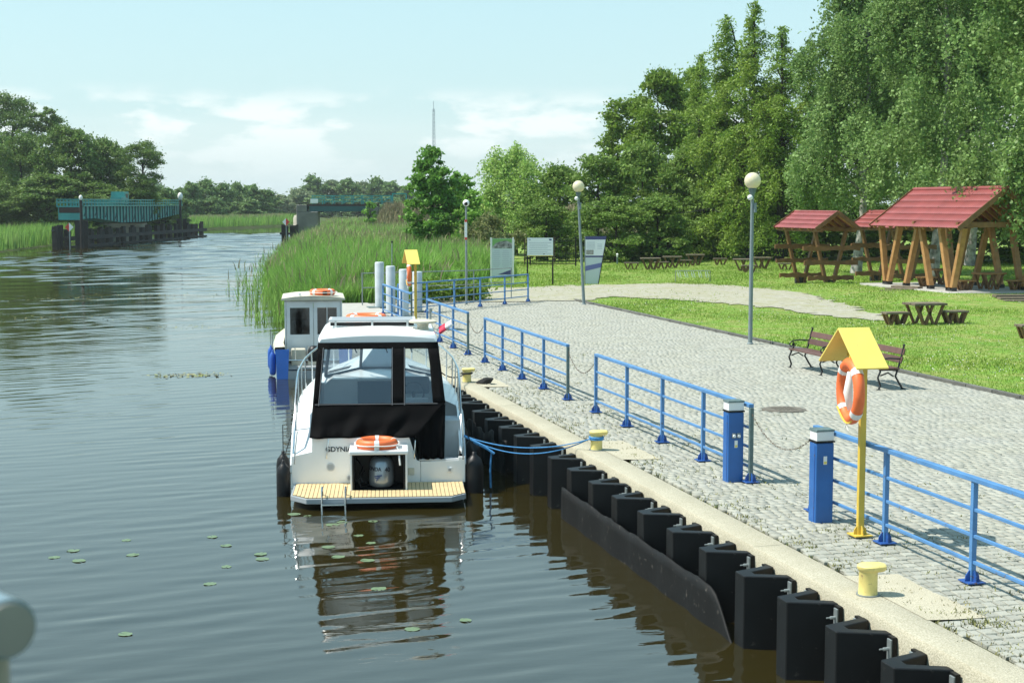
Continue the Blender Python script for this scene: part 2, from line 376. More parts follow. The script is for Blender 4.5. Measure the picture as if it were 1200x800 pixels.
def water_mat():
    m=bpy.data.materials.new('river_water'); m.use_nodes=True; t=m.node_tree; b=t.nodes['Principled BSDF']; L=t.links.new
    b.inputs['Base Color'].default_value=(.022,.0175,.004,1); b.inputs['Roughness'].default_value=.045
    b.inputs['IOR'].default_value=1.95; b.inputs['Specular IOR Level'].default_value=.5
    tcn=t.nodes.new('ShaderNodeTexCoord')
    def wave(scale,stretch,rot,detail=3):
        mpn=t.nodes.new('ShaderNodeMapping'); mpn.inputs['Rotation'].default_value=(0,0,rot); mpn.inputs['Scale'].default_value=(scale*stretch,scale,scale)
        L(tcn.outputs['Object'],mpn.inputs['Vector'])
        n=t.nodes.new('ShaderNodeTexNoise'); n.inputs['Scale'].default_value=1; n.inputs['Detail'].default_value=detail; n.inputs['Distortion'].default_value=.3
        L(mpn.outputs[0],n.inputs['Vector']); return n.outputs['Fac']
    def mul(a,k):
        q=t.nodes.new('ShaderNodeMath'); q.operation='MULTIPLY'; L(a,q.inputs[0])
        if isinstance(k,float): q.inputs[1].default_value=k
        else: L(k,q.inputs[1])
        return q.outputs[0]
    def add(a,c):
        q=t.nodes.new('ShaderNodeMath'); q.operation='ADD'; L(a,q.inputs[0]); L(c,q.inputs[1]); return q.outputs[0]
    # ripples run roughly square to the view, calmer in some patches
    w1=wave(2.1,.22,R(22),2); w2=wave(9.5,.4,R(8),2); w3=wave(.45,.4,R(30),2)
    patch=wave(.055,.5,R(15),3)
    r=t.nodes.new('ShaderNodeMapRange'); r.inputs[1].default_value=.38; r.inputs[2].default_value=.62; r.inputs[3].default_value=.45; r.inputs[4].default_value=1.25; L(patch,r.inputs[0])
    h=add(add(mul(w1,.002),mul(w2,.0016)),mul(w3,.004))
    h=mul(h,r.outputs[0])
    bp=t.nodes.new('ShaderNodeBump'); bp.inputs['Strength'].default_value=1; bp.inputs['Distance'].default_value=1.0
    L(h,bp.inputs['Height']); L(bp.outputs[0],b.inputs['Normal'])
    return m
M['water']=water_mat()

# ------------------------------------------------------------------ land and water
WZ=-.85
def interp(pts,y):
    for (y0,x0),(y1,x1) in zip(pts,pts[1:]):
        if y<=y1: return x0+(x1-x0)*(y-y0)/(y1-y0)
    return pts[-1][1]
RSH=[(-300,6.9),(57.5,6.9),(64,6.6),(70,6.6),(78,6.9),(85,7.3),(100,8.8),(134,12.9),(180,20.5),(244,29),(320,41),(400,60),(600,125),(1200,420),(6000,3000)]
LSH=[(-300,-90),(5,-60),(80,-34),(148,-12.4),(160,-10.5),(200,-3),(240,5),(282,14.2),(319,32),(400,50),(600,108),(1200,390),(6000,2900)]
bed=MB().grid([[(-3500,-300,WZ-.12),(3500,-300,WZ-.12)],[(-3500,6500,WZ-.12),(3500,6500,WZ-.12)]]).build('river',M['water'])
tag(bed,kind='structure')
def river_ripples():
    """the nearer river as real wavelets: a sum of many small wave trains, calmer in some patches"""
    r=np.random.default_rng(5)
    v=[11.5]
    while v[-1]<250: v.append(v[-1]*1.0019)
    v=np.array(v); nr=len(v); nc=88
    vy=np.minimum(v*.97,400); sh=np.array([interp(RSH,max(57.5,y)) for y in vy])
    ur=np.where(vy<60,(7.2-.2449*v)/.9695,(sh+4-.2449*v)/.9695); ul=-.37*v-1.5
    t=np.linspace(0,1,nc)[None,:]; U=ul[:,None]+(ur-ul)[:,None]*t; Vv=np.repeat(v[:,None],nc,1)
    X=Vv*.2449+U*.9695; Y=Vv*.9695-U*.2449
    H_=np.zeros_like(X); dv=Vv*.0019; du=(ur-ul)[:,None]/nc
    for i in range(70):
        lam=.13*(6.5/.13)**(r.random()**1.25); th=r.normal(R(36),R(14)); ph=r.uniform(0,2*PI)
        kx=-math.sin(th)*.9695+math.cos(th)*.2449; ky=math.sin(th)*.2449+math.cos(th)*.9695
        slope=.0078*(1.0 if lam<.7 else .5)*(1 if lam<1.6 else 1)
        ok=np.clip((lam/np.abs(math.cos(th)+1e-3)/dv-3)/3,0,1)*np.clip((lam/(abs(math.sin(th))+.05)/du-2.2)/2,0,1)
        bend=.5*np.sin(X*.21+Y*.13+i)+.4*np.sin(Y*.31-X*.17+2*i)
        H_+=slope*lam/(2*PI)*1.414*np.sin((X*kx+Y*ky)*2*PI/lam+ph+bend)*ok*(1 if lam<1.3 else np.clip((Vv-28)/50,.12,1.5))
    patch=.5+.28*np.sin(X*.16+1.3*np.sin(Y*.055))+.28*np.sin(Y*.10-X*.07+1.5)+.2*np.sin(X*.5+Y*.23)
    H_*=np.clip(.55+.75*patch,.35,1.5)*np.interp(Vv,[12,22,34,60,110,200],[.62,.58,.5,.75,2.7,4.0])
    H_*=np.clip((250-Vv)/25,0,1)
    P=np.stack([X,Y,WZ+H_-.02*np.clip((Vv-200)/50,0,1)],2).reshape(-1,3)
    idx=np.arange(nr*nc).reshape(nr,nc); F=np.stack([idx[:-1,:-1],idx[:-1,1:],idx[1:,1:],idx[1:,:-1]],2).reshape(-1,4)
    me=npmesh('river_water',P,F,M['water']); me.polygons.foreach_set('use_smooth',[True]*len(me.polygons))
    return tag(obj('river_water',me),kind='structure')
river_ripples()
def mound(x,y):
    # low rise under the large shelter
    dx=max(0,abs(x-34.1)-2.8); dy=max(0,abs(y-57.6)-4.4)
    d=math.hypot(dx,dy); k=max(0,1-d/4.0); k=k*k*(3-2*k)
    return .25*k + (.03*math.sin(x*.35+y*.21)+.025*math.sin(x*.9-y*.5))*min(1,max(0,(x-20)/4))
cols=[17.02]+[18+i*1.5 for i in range(26)]+[60,70,85,120,300,3500]
lm=MB()
lm.grid([[(x,y,mound(x,y) if 17.3<x<80 and y>0 else 0) for x in cols] for y in [-300,-20]+[5+i*2 for i in range(27)]+[57.34]])
rows=[]
for y in [57.34]+[59+i*2 for i in range(16)]+[95,105,120,140,160,180,210,244,280,320,360,400,500,600,800,1200,2500,6000]:
    s_=interp(RSH,y); r=[(s_-1,y,-1.3),(s_+1,y,-.5),(s_+3,y,0)]; last=s_+3
    for x in [11.5,14]+cols:
        last=max(x,last+.25); r.append((last,y,mound(last,y) if last<80 and y<95 else 0))
    rows.append(r)
lm.grid(rows)
lawn=lm.build('lawn',M['lawn'],smooth=True); tag(lawn,kind='structure')
rows=[]
for y in [-300,5,40,80,120,148,160,180,200,240,282,319,360,400,500,600,900,1200,2500,6000]:
    s=interp(LSH,y); rows.append([(-3500,y,.0),(s-60,y,0),(s-12,y,0),(s-4,y,-.2),(s-1,y,-.6),(s+1,y,-1.3)])
lb=MB().grid(rows).build('far_bank',M['bank'],smooth='all'); tag(lb,kind='structure')

# gravel path and patch of gravel beyond the paving
gp=[(9.5,57.1),(17.3,56.6),(19,58.6),(21.1,55.9),(22.6,51.5),(23.0,46.6),(24.4,44.2),(25.6,49.8),(27.6,58.3),(27.7,66.2),(24,68.0),(19,66.8),(15.0,66.0),(13.2,60.5),(9.8,58.6)]
def in_poly(x,y,poly):
    c=False; j=len(poly)-1
    for i in range(len(poly)):
        if (poly[i][1]>y)!=(poly[j][1]>y) and x<(poly[j][0]-poly[i][0])*(y-poly[i][1])/(poly[j][1]-poly[i][1])+poly[i][0]: c=not c
        j=i
    return c
b=MB(); vid={}; cs=.4
def gv(i,j):
    if (i,j) not in vid:
        x,y=8+i*cs+random.uniform(-.15,.15),43+j*cs+random.uniform(-.17,.17); vid[(i,j)]=len(b.v); b.v.append((x,y,mound(x,y)+.03))
    return vid[(i,j)]
for i in range(60):
    for j in range(70):
        if in_poly(8+(i+.5)*cs+random.gauss(0,.12),43+(j+.5)*cs+random.gauss(0,.2),gp): b.f.append((gv(i,j),gv(i+1,j),gv(i+1,j+1),gv(i,j+1)))
g=b.build('gravel_path',M['gravel'],smooth='all'); tag(g,kind='structure')

# ------------------------------------------------------------------ promenade: base sheet, setts
prom=MB().box((12.0,28.5,-.43),(10.0,57.6,.80)).build('promenade',M['mortar']); tag(prom,kind='structure')
def sett_variants(n=10):
    out=[]
    for i in range(n):
        r=random.Random(i); w,d=.15,.15
        def jit(a): return r.uniform(-a,a)
        base=[(-w/2,-d/2),(w/2,-d/2),(w/2,d/2),(-w/2,d/2)]
        b=MB(); low=[(x+jit(.006),y+jit(.006),-.03) for x,y in base]
        mid=[(x*1.0+jit(.004),y+jit(.004),-.004) for x,y in base]
        top=[(x*.90+jit(.004),y*.88+jit(.004),.007+jit(.002)) for x,y in base]
        b.add(low+mid+top,[(0,1,5,4),(1,2,6,5),(2,3,7,6),(3,0,4,7),(4,5,9,8),(5,6,10,9),(6,7,11,10),(7,4,8,11),(8,9,10,11)])
        out.append(b.mesh('cobble',M['cobble1']))
    return out
SV=sett_variants()
PADS=[(13.0,.85),(22.0,.9),(31.1,.8)]      # concrete pads at the bollards: Y centre, half length
def in_frame(x,y,mx=1212,my=812):
    D=x*.2449+y*.9695; lat=x*.9695-y*.2449
    px=600+lat/D*1750; py=238+CAMH/D*1750
    return -10<px<mx and py<my
cand=[]; y=6.4; rowi=0
while y<57.2:
    x=7.10+random.uniform(0,.05)+(rowi%2)*.04; 
    while x<16.88:
        w=random.uniform(.10,.165)
        if x+w>16.92: w=16.92-x
        if w>.05:
            xc=x+w/2; yc=y+.012*math.sin(xc*1.3+y*.7)+.01*math.sin(xc*4.1)
            if in_frame(xc,yc,1900,1150) and not any(abs(yc-py)<hl-.12 and xc<7.60 for py,hl in PADS) and (xc-11.76)**2+(yc-25.7)**2>.43**2:
                cand.append((xc,yc,w))
        x+=w
    y+=.158; rowi+=1
cand.sort(key=lambda c:(not in_frame(c[0],c[1]),c[0]*.2449+c[1]*.9695))
for i,(x,y,w) in enumerate(cand[:300]):
    o=obj('cobble',SV[i%len(SV)],prom,(x,y,random.uniform(-.003,.004)))
    o.scale=((w-.018)/.15,.93,1); o.rotation_euler=(random.uniform(-.03,.03),random.uniform(-.03,.03),random.uniform(-.04,.04))
A=np.array(cand[300:]); N=len(A)
hw=(A[:,2]-.018)/2; hd=np.full(N,.0700); r_=lambda s:rng.uniform(-s,s,N)
sx=[-1,1,1,-1]; sy=[-1,-1,1,1]; V=np.zeros((N,12,3))
tilt=r_(.002); dz=r_(.0025)
for k in range(4):
    V[:,k]=np.stack([A[:,0]+sx[k]*hw+r_(.005),A[:,1]+sy[k]*hd+r_(.005),np.full(N,-.03)],1)
    V[:,4+k]=V[:,k]+np.stack([r_(.003),r_(.003),np.full(N,.026)],1)
    V[:,8+k]=np.stack([A[:,0]+sx[k]*hw*.9+r_(.004),A[:,1]+sy[k]*hd*.88+r_(.004),.007+dz+sx[k]*tilt+r_(.0015)],1)
Fq=np.array([(4,5,9,8),(5,6,10,9),(6,7,11,10),(7,4,8,11),(8,9,10,11),(0,1,5,4),(3,0,4,7)])
F=(np.arange(N)[:,None,None]*12+Fq[None]).reshape(-1,4)
o=obj('cobbles',npmesh('cobbles',V.reshape(-1,3),F,M['cobble']),prom); tag(o,kind='stuff')
# weeds in the joints: tufts near the coping and along the rails
def blades(P,h,w,lean=.35,seed=0):
    """P (n,3) roots, h,w arrays -> tapered bent blades of 2 faces (4 verts + tip)"""
    r=np.random.default_rng(seed); n=len(P); a=r.uniform(0,2*PI,n); l=r.uniform(.1,1,n)*lean*h
    d=np.stack([np.cos(a),np.sin(a),np.zeros(n)],1); b=r.uniform(0,2*PI,n); s=np.stack([np.cos(b),np.sin(b),np.zeros(n)],1)*(w/2)[:,None]
    up=np.array([0,0,1.])
    m=P+d*(l*.35)[:,None]+up*(h*.6)[:,None]; tpt=P+d*l[:,None]+up*h[:,None]
    V=np.stack([P-s,P+s,m+s*.7,m-s*.7,tpt],1)
    F3=np.array([(0,1,2),(0,2,3),(3,2,4)]); F=(np.arange(n)[:,None,None]*5+F3[None]).reshape(-1,3)
    return V.reshape(-1,3),F
pts=[]
for i in range(850):
    t=random.random()
    if t<.35: x=7.1+abs(random.gauss(0,.25)); y=random.uniform(10,30)
    elif t<.7: x=random.gauss(8.2,.3); y=random.uniform(10,46)
    else: x=random.uniform(7.1,11.5); y=random.uniform(10,40)
    if random.random()<.06: x,y=7.55+random.gauss(0,.2),12.1+random.gauss(0,.25)
    for k in range(random.randint(3,12)): pts.append((x+random.gauss(0,.05),y+random.gauss(0,.05),-.005))
P=np.array(pts); V,F=blades(P,rng.uniform(.015,.05,len(P)),rng.uniform(.008,.02,len(P)),.9,3)
o=obj('joint_weeds',npmesh('joint_weeds',V,F,M['weed']),prom); tag(o,kind='stuff')
# far apron of big slabs at the end of the quay
for i in range(6):
    MB().box((7.75,50.9+i*1.15,.013),(1.9,1.13,.03)).build('paving_slab',M['pavestone'],prom,bevel=.01)
# kerb between paving and lawn
kerb=MB().box((17.0,28.5,-.35),(.10,57.6,.50)).build('kerb',M['mortar']); tag(kerb,kind='structure')
yy=18.0
while yy<56.9:
    MB().box((17.0+random.uniform(-.006,.006),yy+.49,-.02),(.11,.975,.17)).build('kerbstone',M['kerb'],kerb); yy+=1.0
# manhole
mh=thing('manhole_cover','round rusty brown manhole cover set in the grey setts behind the railing gap','manhole cover',(11.76,25.7,0))
MB().lathe([(.41,-.02),(.41,.014),(.37,.016)],28).build('frame',M['manhole'],mh)
b=MB().lathe([(.355,-.02),(.355,.020),(.34,.022)],28)
for i in range(-3,4):
    for j in range(-3,4):
        if i*i+j*j<9: b.box((i*.085,j*.085,.025),(.05,.05,.008))
b.build('lid',M['manhole'],mh)

# ------------------------------------------------------------------ quay wall with coping
quay=thing('quay_wall','concrete quay wall with a pale worn coping along the water','quay wall',(0,0,0))
MB().box((6.79,28.5,-1.30),(.28,57.6,2.0)).build('wall_face',M['wallconc'],quay)
def coping(y0,y1):
    b=MB(); n=max(2,int((y1-y0)/.35)); rows=[]
    for i in range(n+1):
        y=y0+.006+(y1-y0-.012)*i/n; j=random.uniform(-.012,.012); k=random.uniform(-.012,.006)
        rows.append([(6.655+j*.3,y,-.295),(6.65+j,y,-.02+j*.3),(6.672+j,y,.022+k*.2),(7.05,y,.024),(7.085+j,y,.0),(7.085,y,-.295)])
    b.grid(rows); m=6
    for r in (rows[0],rows[-1]): b.add(r,[tuple(range(m))])
    b.build('coping_slab',M['concrete'],quay,smooth=True)
for y0,y1 in ((2,15.33),(15.33,27.4),(27.4,39.5),(39.5,50.2),(50.2,57.3)): coping(y0,y1)
for py,hl in PADS:
    b=MB(); n=14; rows=[]
    for i in range(n+1):
        y=py-hl+2*hl*i/n; x1=7.665+random.uniform(-.012,.012)
        rows.append([(7.03,y,.0285),(7.3,y,.016),(x1-.02,y,.010),(x1,y,-.02)])
    b.grid(rows).build('bollard_pad',M['concrete'],quay,smooth=True)

# rubber arch fenders, front edges every 1.07 m
def fender_proto(label):
    f=thing('rubber_fender',label,'dock fender',(0,0,0),0,'black rubber fenders along the quay wall')
    H0,H1=-1.15,-.06
    poly=[(6.17,-.12),(6.17,.12),(6.645,.29),(6.645,.17),(6.33,.045),(6.33,-.045),(6.645,-.17),(6.645,-.29)]
    MB().prism([(x-6.17,y) for x,y in poly],H0,H1).build('rubber_body',M['rubber'],f,bevel=.012)
    for sy in(-1,1): MB().box((.452,sy*.335,-.60),(.045,.10,1.06)).build('flange',M['rubber'],f)
    for sy in(-1,1):
        p=MB().box((.42,sy*.345,-.19),(.018,.075,.20)).build('clamp_plate',M['galv'],f,bevel=.004)
        b=MB().lathe([(.017,0),(.017,.05),(.008,.052),(.008,.09)],8,(.41,sy*.345,-.18),'X'); b.v=[(.82-x,y,z) for x,y,z in b.v]
        b.build('bolt',M['galv'],p)
    return f
FY=[13.46+1.075*(k-3) for k in range(0,24)]
words=['nearest','second nearest','third nearest','fourth nearest','fifth nearest','sixth nearest','seventh nearest','eighth nearest','ninth nearest','tenth nearest','eleventh nearest','twelfth nearest','thirteenth nearest','fourteenth nearest','fifteenth nearest','sixteenth nearest','seventeenth nearest','eighteenth nearest','nineteenth nearest','twentieth nearest','twenty-first nearest','twenty-second nearest','twenty-third nearest','twenty-fourth nearest']
proto=None
for k,y in enumerate(FY):
    w=words[k]
    ex='bare to the water' if k<4 else ('behind the long rubber sheet' if k<11 else ('between the two rubber sheets' if k<14 else ('behind the torn sheet by the cruiser' if k<18 else 'in shade beside the cruiser')))
    lab='black V-shaped quay fender '+ex+', '+w+' to the camera'
    if proto is None: proto=fender_proto(lab); proto.location=(6.17,y,0)
    else:
        o=dup(proto,(6.17,y,random.uniform(-.015,.015)),random.uniform(-.02,.02),lab)
def rubber_sheet(label,y0,y1,topf,seed,torn=False):
    b=MB(); rows=[]; n=int((y1-y0)/.12); r=random.Random(seed)
    for i in range(n+1):
        y=y0+(y1-y0)*i/n; zt=topf(y)+r.uniform(-.006,.006); row=[]
        k=(y-FY[0])/1.075; d=abs(k-round(k)); bul=.035*min(1,max(0,(d-.12)/.3))
        for j in range(7):
            z=-1.2+(zt+1.2)*j/6
            row.append((6.135+bul*(.4+.6*j/6)+r.uniform(-.004,.004)+(r.uniform(-.05,.03) if torn else 0),y,z))
        rows.append(row)
    o=b.grid(rows).build('rubber_sheet',M['sheetrub'],smooth='all',solid=.022); tag(o,label,'rubber sheet')
def top1(y):
    k=(y-FY[0])/1.075; d=abs(k-round(k))
    end=max(0,1-(y-14.45)/.8)
    return -.36-.05*min(1,d*2.2)-.62*end
rubber_sheet('long dark rubber sheet hung low across the front of seven quay fenders',14.45,FY[10]+.3,top1,1)
def top2(y): return -.22-.10*abs(math.sin(y*2.3))-.05*math.sin(y*7)
rubber_sheet('torn wrinkled rubber sheet over the quay fenders beside the cruiser',FY[13]+.6,FY[17]+.2,top2,2,True)

# ------------------------------------------------------------------ railings
def gusset(b,x,y):
    b.box((x,y,.028),(.20,.20,.012))
    prof=[(-.085,.03),(.085,.03),(.075,.09),(.04,.14),(.028,.145),(-.028,.145),(-.04,.14),(-.075,.09)]
    MX=Matrix(((1,0,0),(0,0,1),(0,1,0)))
    b.prism(prof,-.006,.006,MX,(x,y,0))
    b.prism(prof,-.006,.006,Matrix(((0,0,1),(1,0,0),(0,1,0))),(x,y,0))
def railing(label,P0,P1,n,endgrey=None,group='blue railings along the promenade',gaps=()):
    a=Vector(P0); c=Vector(P1); t=thing('blue_railing',label,'railing',(a.x,a.y,0),0,group)
    d=c-a; u=d.normalized()
    for i in range(n+1):
        p=d*i/n; m=M['greypost'] if endgrey==i else M['blue']
        MB().bar((p.x,p.y,.03),(p.x,p.y,1.055),.055,.055,(u.x,u.y,0)).build('post',m,t,bevel=.004)
        b=MB(); gusset(b,p.x,p.y); b.build('base_plate',M['blue_dark'],t)
    e0=-u*.0; e1=d
    MB().bar((e0.x,e0.y,1.08),(e1.x,e1.y,1.08),.075,.05).build('top_rail',M['blue'],t,bevel=.006)
    for z in(.77,.50,.23):
        b=MB()
        for i in range(n):
            p=d*i/n+u*.029; q=d*(i+1)/n-u*.029; b.bar((p.x,p.y,z),(q.x,q.y,z),.034,.034)
        b.build('rail',M['blue'],t,bevel=.004)
    return t
RX=8.2
railing('blue railing nearest the camera, running past the near yellow lifebuoy post',(RX,7.84),(RX,16.98),5)
railing('blue railing beside the single pedestal with meters, second from the camera',(RX,18.98),(RX,26.14),4,endgrey=0)
railing('four-bay blue railing level with the bow of the cruiser',(RX,27.98),(RX,35.14),4,endgrey=0)
railing('three-bay blue railing next to the far yellow lifebuoy post',(RX,37.04),(RX,42.5),3,endgrey=0)
railing('farthest short blue railing by the white steel pipes',(RX+.05,45.3),(RX+.05,50.75),3,endgrey=0)
cr=railing('blue railing turned across the far end of the paving',(8.75,50.6),(14.95,56.6),5,group='blue railings along the promenade')
def chain(label,p,q,sag):
    n=26; pts=[Vector(p).lerp(Vector(q),i/n)-Vector((0,0,sag*4*(i/n)*(1-i/n))) for i in range(n+1)]
    b=MB()
    for i in range(n):
        m=(pts[i]+pts[i+1])/2; dd=pts[i+1]-pts[i]; Mq=dd.to_track_quat('X','Z').to_matrix()
        if i%2: Mq=Mq@Matrix.Rotation(PI/2,3,'X')
        S2=Matrix.Diagonal((1.9,1,1))
        b.torus(m,.012,.0042,8,4,Mq@S2)
    o=b.build('safety_chain',M['chain']); tag(o,label,'chain',group='chains closing the railing gaps')
chain('thin chain sagging between the two blue pedestals',(RX,16.98,.98),(RX,18.98,.98),.33)
chain('thin chain across the railing gap right of the cruiser cabin',(RX,26.14,.98),(RX,27.98,.98),.33)
chain('thin chain across the railing gap near the far lifebuoy post',(RX,35.14,.98),(RX,37.04,.98),.33)
# thin galvanised rail behind the pipes
t=thing('grey_railing','thin grey galvanised railing at the reeds behind the white pipes','railing',(8.3,55.9,0))
for (x,y) in ((0,0),(2.2,.6),(4.6,1.3),(6.6,3.2)):
    MB().tube([(x,y,0),(x,y,1.25)],.022,8).build('post',M['galv'],t)
for z in(1.23,.68): MB().tube([(0,0,z),(2.2,.6,z),(4.6,1.3,z),(6.6,3.2,z)],.018,8).build('rail',M['galv'],t)

# ------------------------------------------------------------------ power pedestals
def pedestal(label,x,y,meters):
    t=thing('power_pedestal',label,'power pedestal',(x,y,0),0,'blue power pedestals')
    MB().box((0,0,.48),(.23,.20,1.0)).build('body',M['pedestal'],t,bevel=.012)
    b=MB().box((0,0,.995),(.245,.215,.02)); b.build('gasket',M['black'],t)
    MB().box((0,0,1.062),(.225,.195,.115)).build('light_band',M['whiteplastic'],t,bevel=.006)
    MB().box((0,0,1.133),(.25,.22,.026),taper=.93).build('cap',M['greypost'],t,bevel=.006)
    MB().box((-.117,-.055,.48),(.006,.012,.92)).build('corner_trim',M['blue_dark'],t)
    if meters:
        for dx in(-.035,.035):
            s=MB().box((dx,-.108,.66),(.055,.02,.07)).build('socket',M['galv'],t,bevel=.006)
            MB().lathe([(.02,0),(.022,.02)],10,(dx,-.138,.655),'Y').build('socket_cap',M['whiteplastic'],s)
    z=.54 if meters else .77
    MB().box((.0,-.102,z),(.045,.006,.10)).build('info_plate',M['whiteplastic'],t)
    MB().box((.0,-.1055,z-.028),(.036,.004,.03)).build('sticker',M['yellow'],t)
    return t
pedestal('blue pedestal with two sockets on its face, at the grey railing end',8.02,19.18,True)
pedestal('plain blue pedestal without sockets, nearest the yellow lifebuoy post',8.03,16.45,False)

# ------------------------------------------------------------------ bollards
def bollard(label,x,y):
    t=thing('mooring_bollard',label,'bollard',(x,y,.028),0,'yellow bollards on the coping')
    MB().lathe([(.098,0),(.094,.02),(.092,.06),(.092,.24),(.096,.25)],20).build('post',M['bollard'],t,smooth=True)
    # flat mushroom head stretched towards the promenade
    b=MB().lathe([(.092,.235),(.105,.25),(.110,.27),(.110,.285),(.095,.30),(.05,.305),(.001,.305)],24,cap=False)
    b.v=[((px+(.075*min(1,max(0,px/.06)) if px>0 else 0)),py,pz) for px,py,pz in b.v]
    b.build('head',M['bollard'],t,smooth=True)
    MB().lathe([(.115,-.004),(.115,.008)],20).build('foot_ring',M['galv'],t)
bollard('cream yellow bollard in the foreground below the railing, no rope on it',6.93,13.12)
bollard('yellow bollard with the blue mooring rope around it',6.93,22.05)
bollard('yellow bollard with black rope, beside the cruiser rail',6.88,31.2)

# ------------------------------------------------------------------ lifebuoys and stands
def lifebuoy(label,loc,Mx,Ro=.375,r=.062,name='lifebuoy',rope=True,sq=1.25,tail=True):
    t=thing(name,label,'lifebuoy',loc)
    Rm=Ro-r
    MB().torus((0,0,0),Rm,r,40,12,Mx,sq=sq).build('ring',M['orange'],t,smooth='all')
    for k in range(4):
        a=PI/4+k*PI/2; MB().torus((0,0,0),Rm,r+.004,5,12,Mx,a-.12,a+.12,sq=sq).build('reflective_band',M['band'],t,smooth='all')
    if rope:
        b=MB()
        for k in range(4):
            a0=PI/4+k*PI/2; pts=[]
            for i in range(9):
                f=i/8; a=a0+f*PI/2; rr=Rm+r+.012+.035*math.sin(PI*f); pts.append(Mx@Vector((rr*math.cos(a),rr*math.sin(a),.0)))
            b.tube(pts,.009,6)
        b.build('grab_line',M['rope_white'] if name=='lifebuoy' else M['rope_yellow'],t)
    return t
# ring plane facing the river (-X): local x->Y axis, local y->Z
MYZ=Matrix(((0,0,1),(1,0,0),(0,1,0)))
def stand(label,x,y,gap=.0):
    t=thing('lifebuoy_stand',label,'lifebuoy post',(x,y,0),0,'yellow lifebuoy posts')
    MB().box((0,0,1.16),(.075,.055,2.30)).build('post',M['yellowpost'],t,bevel=.004)
    MB().box((.041,.0,1.16),(.006,.03,2.2)).build('post_channel',M['chain'],t)
    b=MB().box((0,0,.03),(.22,.22,.014)); gusset(b,0,0)
    b.build('base_plate',M['yellowpost'],t)
    hw,rise,ez=.47,.41,2.01
    for s in(-1,1):
        n=MB(); e=Vector((0,s*hw,ez)); r=Vector((0,0,ez+rise)); u=(r-e).normalized(); nn=Vector((0,s*u.z,-s*u.y)) if s>0 else Vector((0,-u.z,u.y)); nn=Vector((0,s*rise,hw)).normalized()*.022
        vs=[]
        for x0 in(-.33,.06):
            vs+=[(x0,e.y,e.z),(x0,r.y+s*.002,r.z),(x0,r.y+s*.002+nn.y*0,r.z+.024),(x0,e.y+nn.y,e.z+nn.z)]
        n.add(vs,[(0,1,2,3),(7,6,5,4),(0,4,5,1),(1,5,6,2),(2,6,7,3),(3,7,4,0)])
        n.build('roof_panel',M['yellow'],t,bevel=.003)
    MB().box((-.02,0,2.1),(.05,.66,.04)).build('cross_arm',M['yellowpost'],t)
    return t
stand('large yellow lifebuoy post with roof in the right foreground',8.1,15.56)
MYE=Matrix.Rotation(-R(9),3,'Z')@MYZ
lb1=lifebuoy('orange lifebuoy hanging on the near yellow post',(7.91,15.50,1.72),MYE,.385,.066,rope=False,sq=1.0)
def hang(o,y):
    b=MB().tube([(0,0,.43),(-.01,.02,.30),(.0,-.01,.2)],.016,8); b.build('hanging_strap',M['rope_yellow'],o)
    b=MB().tube([(-.02,-.02,.22),(-.02,.02,-.02),(-.01,-.02,-.22)],[.03,.055,.03],8); b.build('coiled_throw_line',M['rope_white'],o,smooth='all')
    pts=[(-.06,-.30+.5*i/8,-.20-.16*math.sin(PI*i/8)) for i in range(9)]; MB().tube(pts,.012,6).build('yellow_cord',M['rope_yellow'],o)
    MB().tube([(-.05,.0,-.38),(-.05,.03,-.44)],.008,5).tube([(-.05,-.01,-.38),(-.04,-.05,-.45)],.008,5).build('rope_end',M['rope_white'],o)
hang(lb1,0)
stand('small yellow lifebuoy post with roof, far off by the white pipes',8.32,45.0)
lb2=lifebuoy('orange lifebuoy hanging on the far yellow post',(8.12,44.97,1.72),MYE,.385,.066,rope=False,sq=1.0)
hang(lb2,0)

# ------------------------------------------------------------------ street lamps, camera pole
def lamp(label,x,y,lean=0,h=4.0,gr=.225):
    t=thing('street_lamp',label,'street lamp',(x,y,0),0,'globe lamps on grey poles')
    tx=Vector((lean,-lean*.25,h))
    MB().lathe([(.09,0),(.09,.03),(.065,.05)],14).build('base_flange',M['lamppost'],t)
    MB().tube([(0,0,0),tuple(tx)],.062,14,.045).build('pole',M['lamppost'],t,smooth=True)
    MB().lathe([(.05,0),(.055,.04),(.10,.16),(.115,.22),(.10,.235)],16,tuple(tx)).build('neck',M['greypost'],t,smooth=True)
    MB().sphere((tx.x,tx.y,tx.z+.22+gr*.95),gr,24,16).build('globe',M['globe'],t,smooth='all')
    c=MB().sphere((tx.x-.10,tx.y-.08,tx.z-.02),.075,12,8).build('camera_dome',M['whiteplastic'],t,smooth='all')
    MB().tube([(tx.x,tx.y,tx.z-.06),(tx.x-.09,tx.y-.07,tx.z-.04)],.02,8).build('bracket',M['galv'],c)
    MB().box((tx.x+.06,tx.y-.06,tx.z-.30),(.07,.07,.26)).build('control_box',M['lamppost'],t,bevel=.01)
lamp('grey globe lamp standing in the lawn edge, nearer one right of centre',16.35,38.0,0,4.03)
lamp('slightly leaning grey globe lamp at the far end of the paving',16.6,54.5,-.22,4.05)
t=thing('camera_pole','thin grey pole with a round camera and a narrow red and white sign','camera pole',(12.25,55.6,0))
MB().tube([(0,0,0),(0,0,3.75)],.05,10,.04).build('pole',M['galv'],t,smooth=True)
MB().sphere((0,0,3.86),.13,14,10).build('camera',M['whiteplastic'],t,smooth='all')
MB().sphere((-.02,-.075,3.84),.075,12,8).build('camera_lens',M['black'],t,smooth='all')
sgn=MB().box((-.03,-.075,2.85),(.09,.02,.72)).build('sign_plate',M['signwhite'],t)
b=MB()
for z in(3.19,2.52): b.box((-.03,-.088,z),(.092,.006,.09))
b.build('sign_end',M['signred'],sgn)

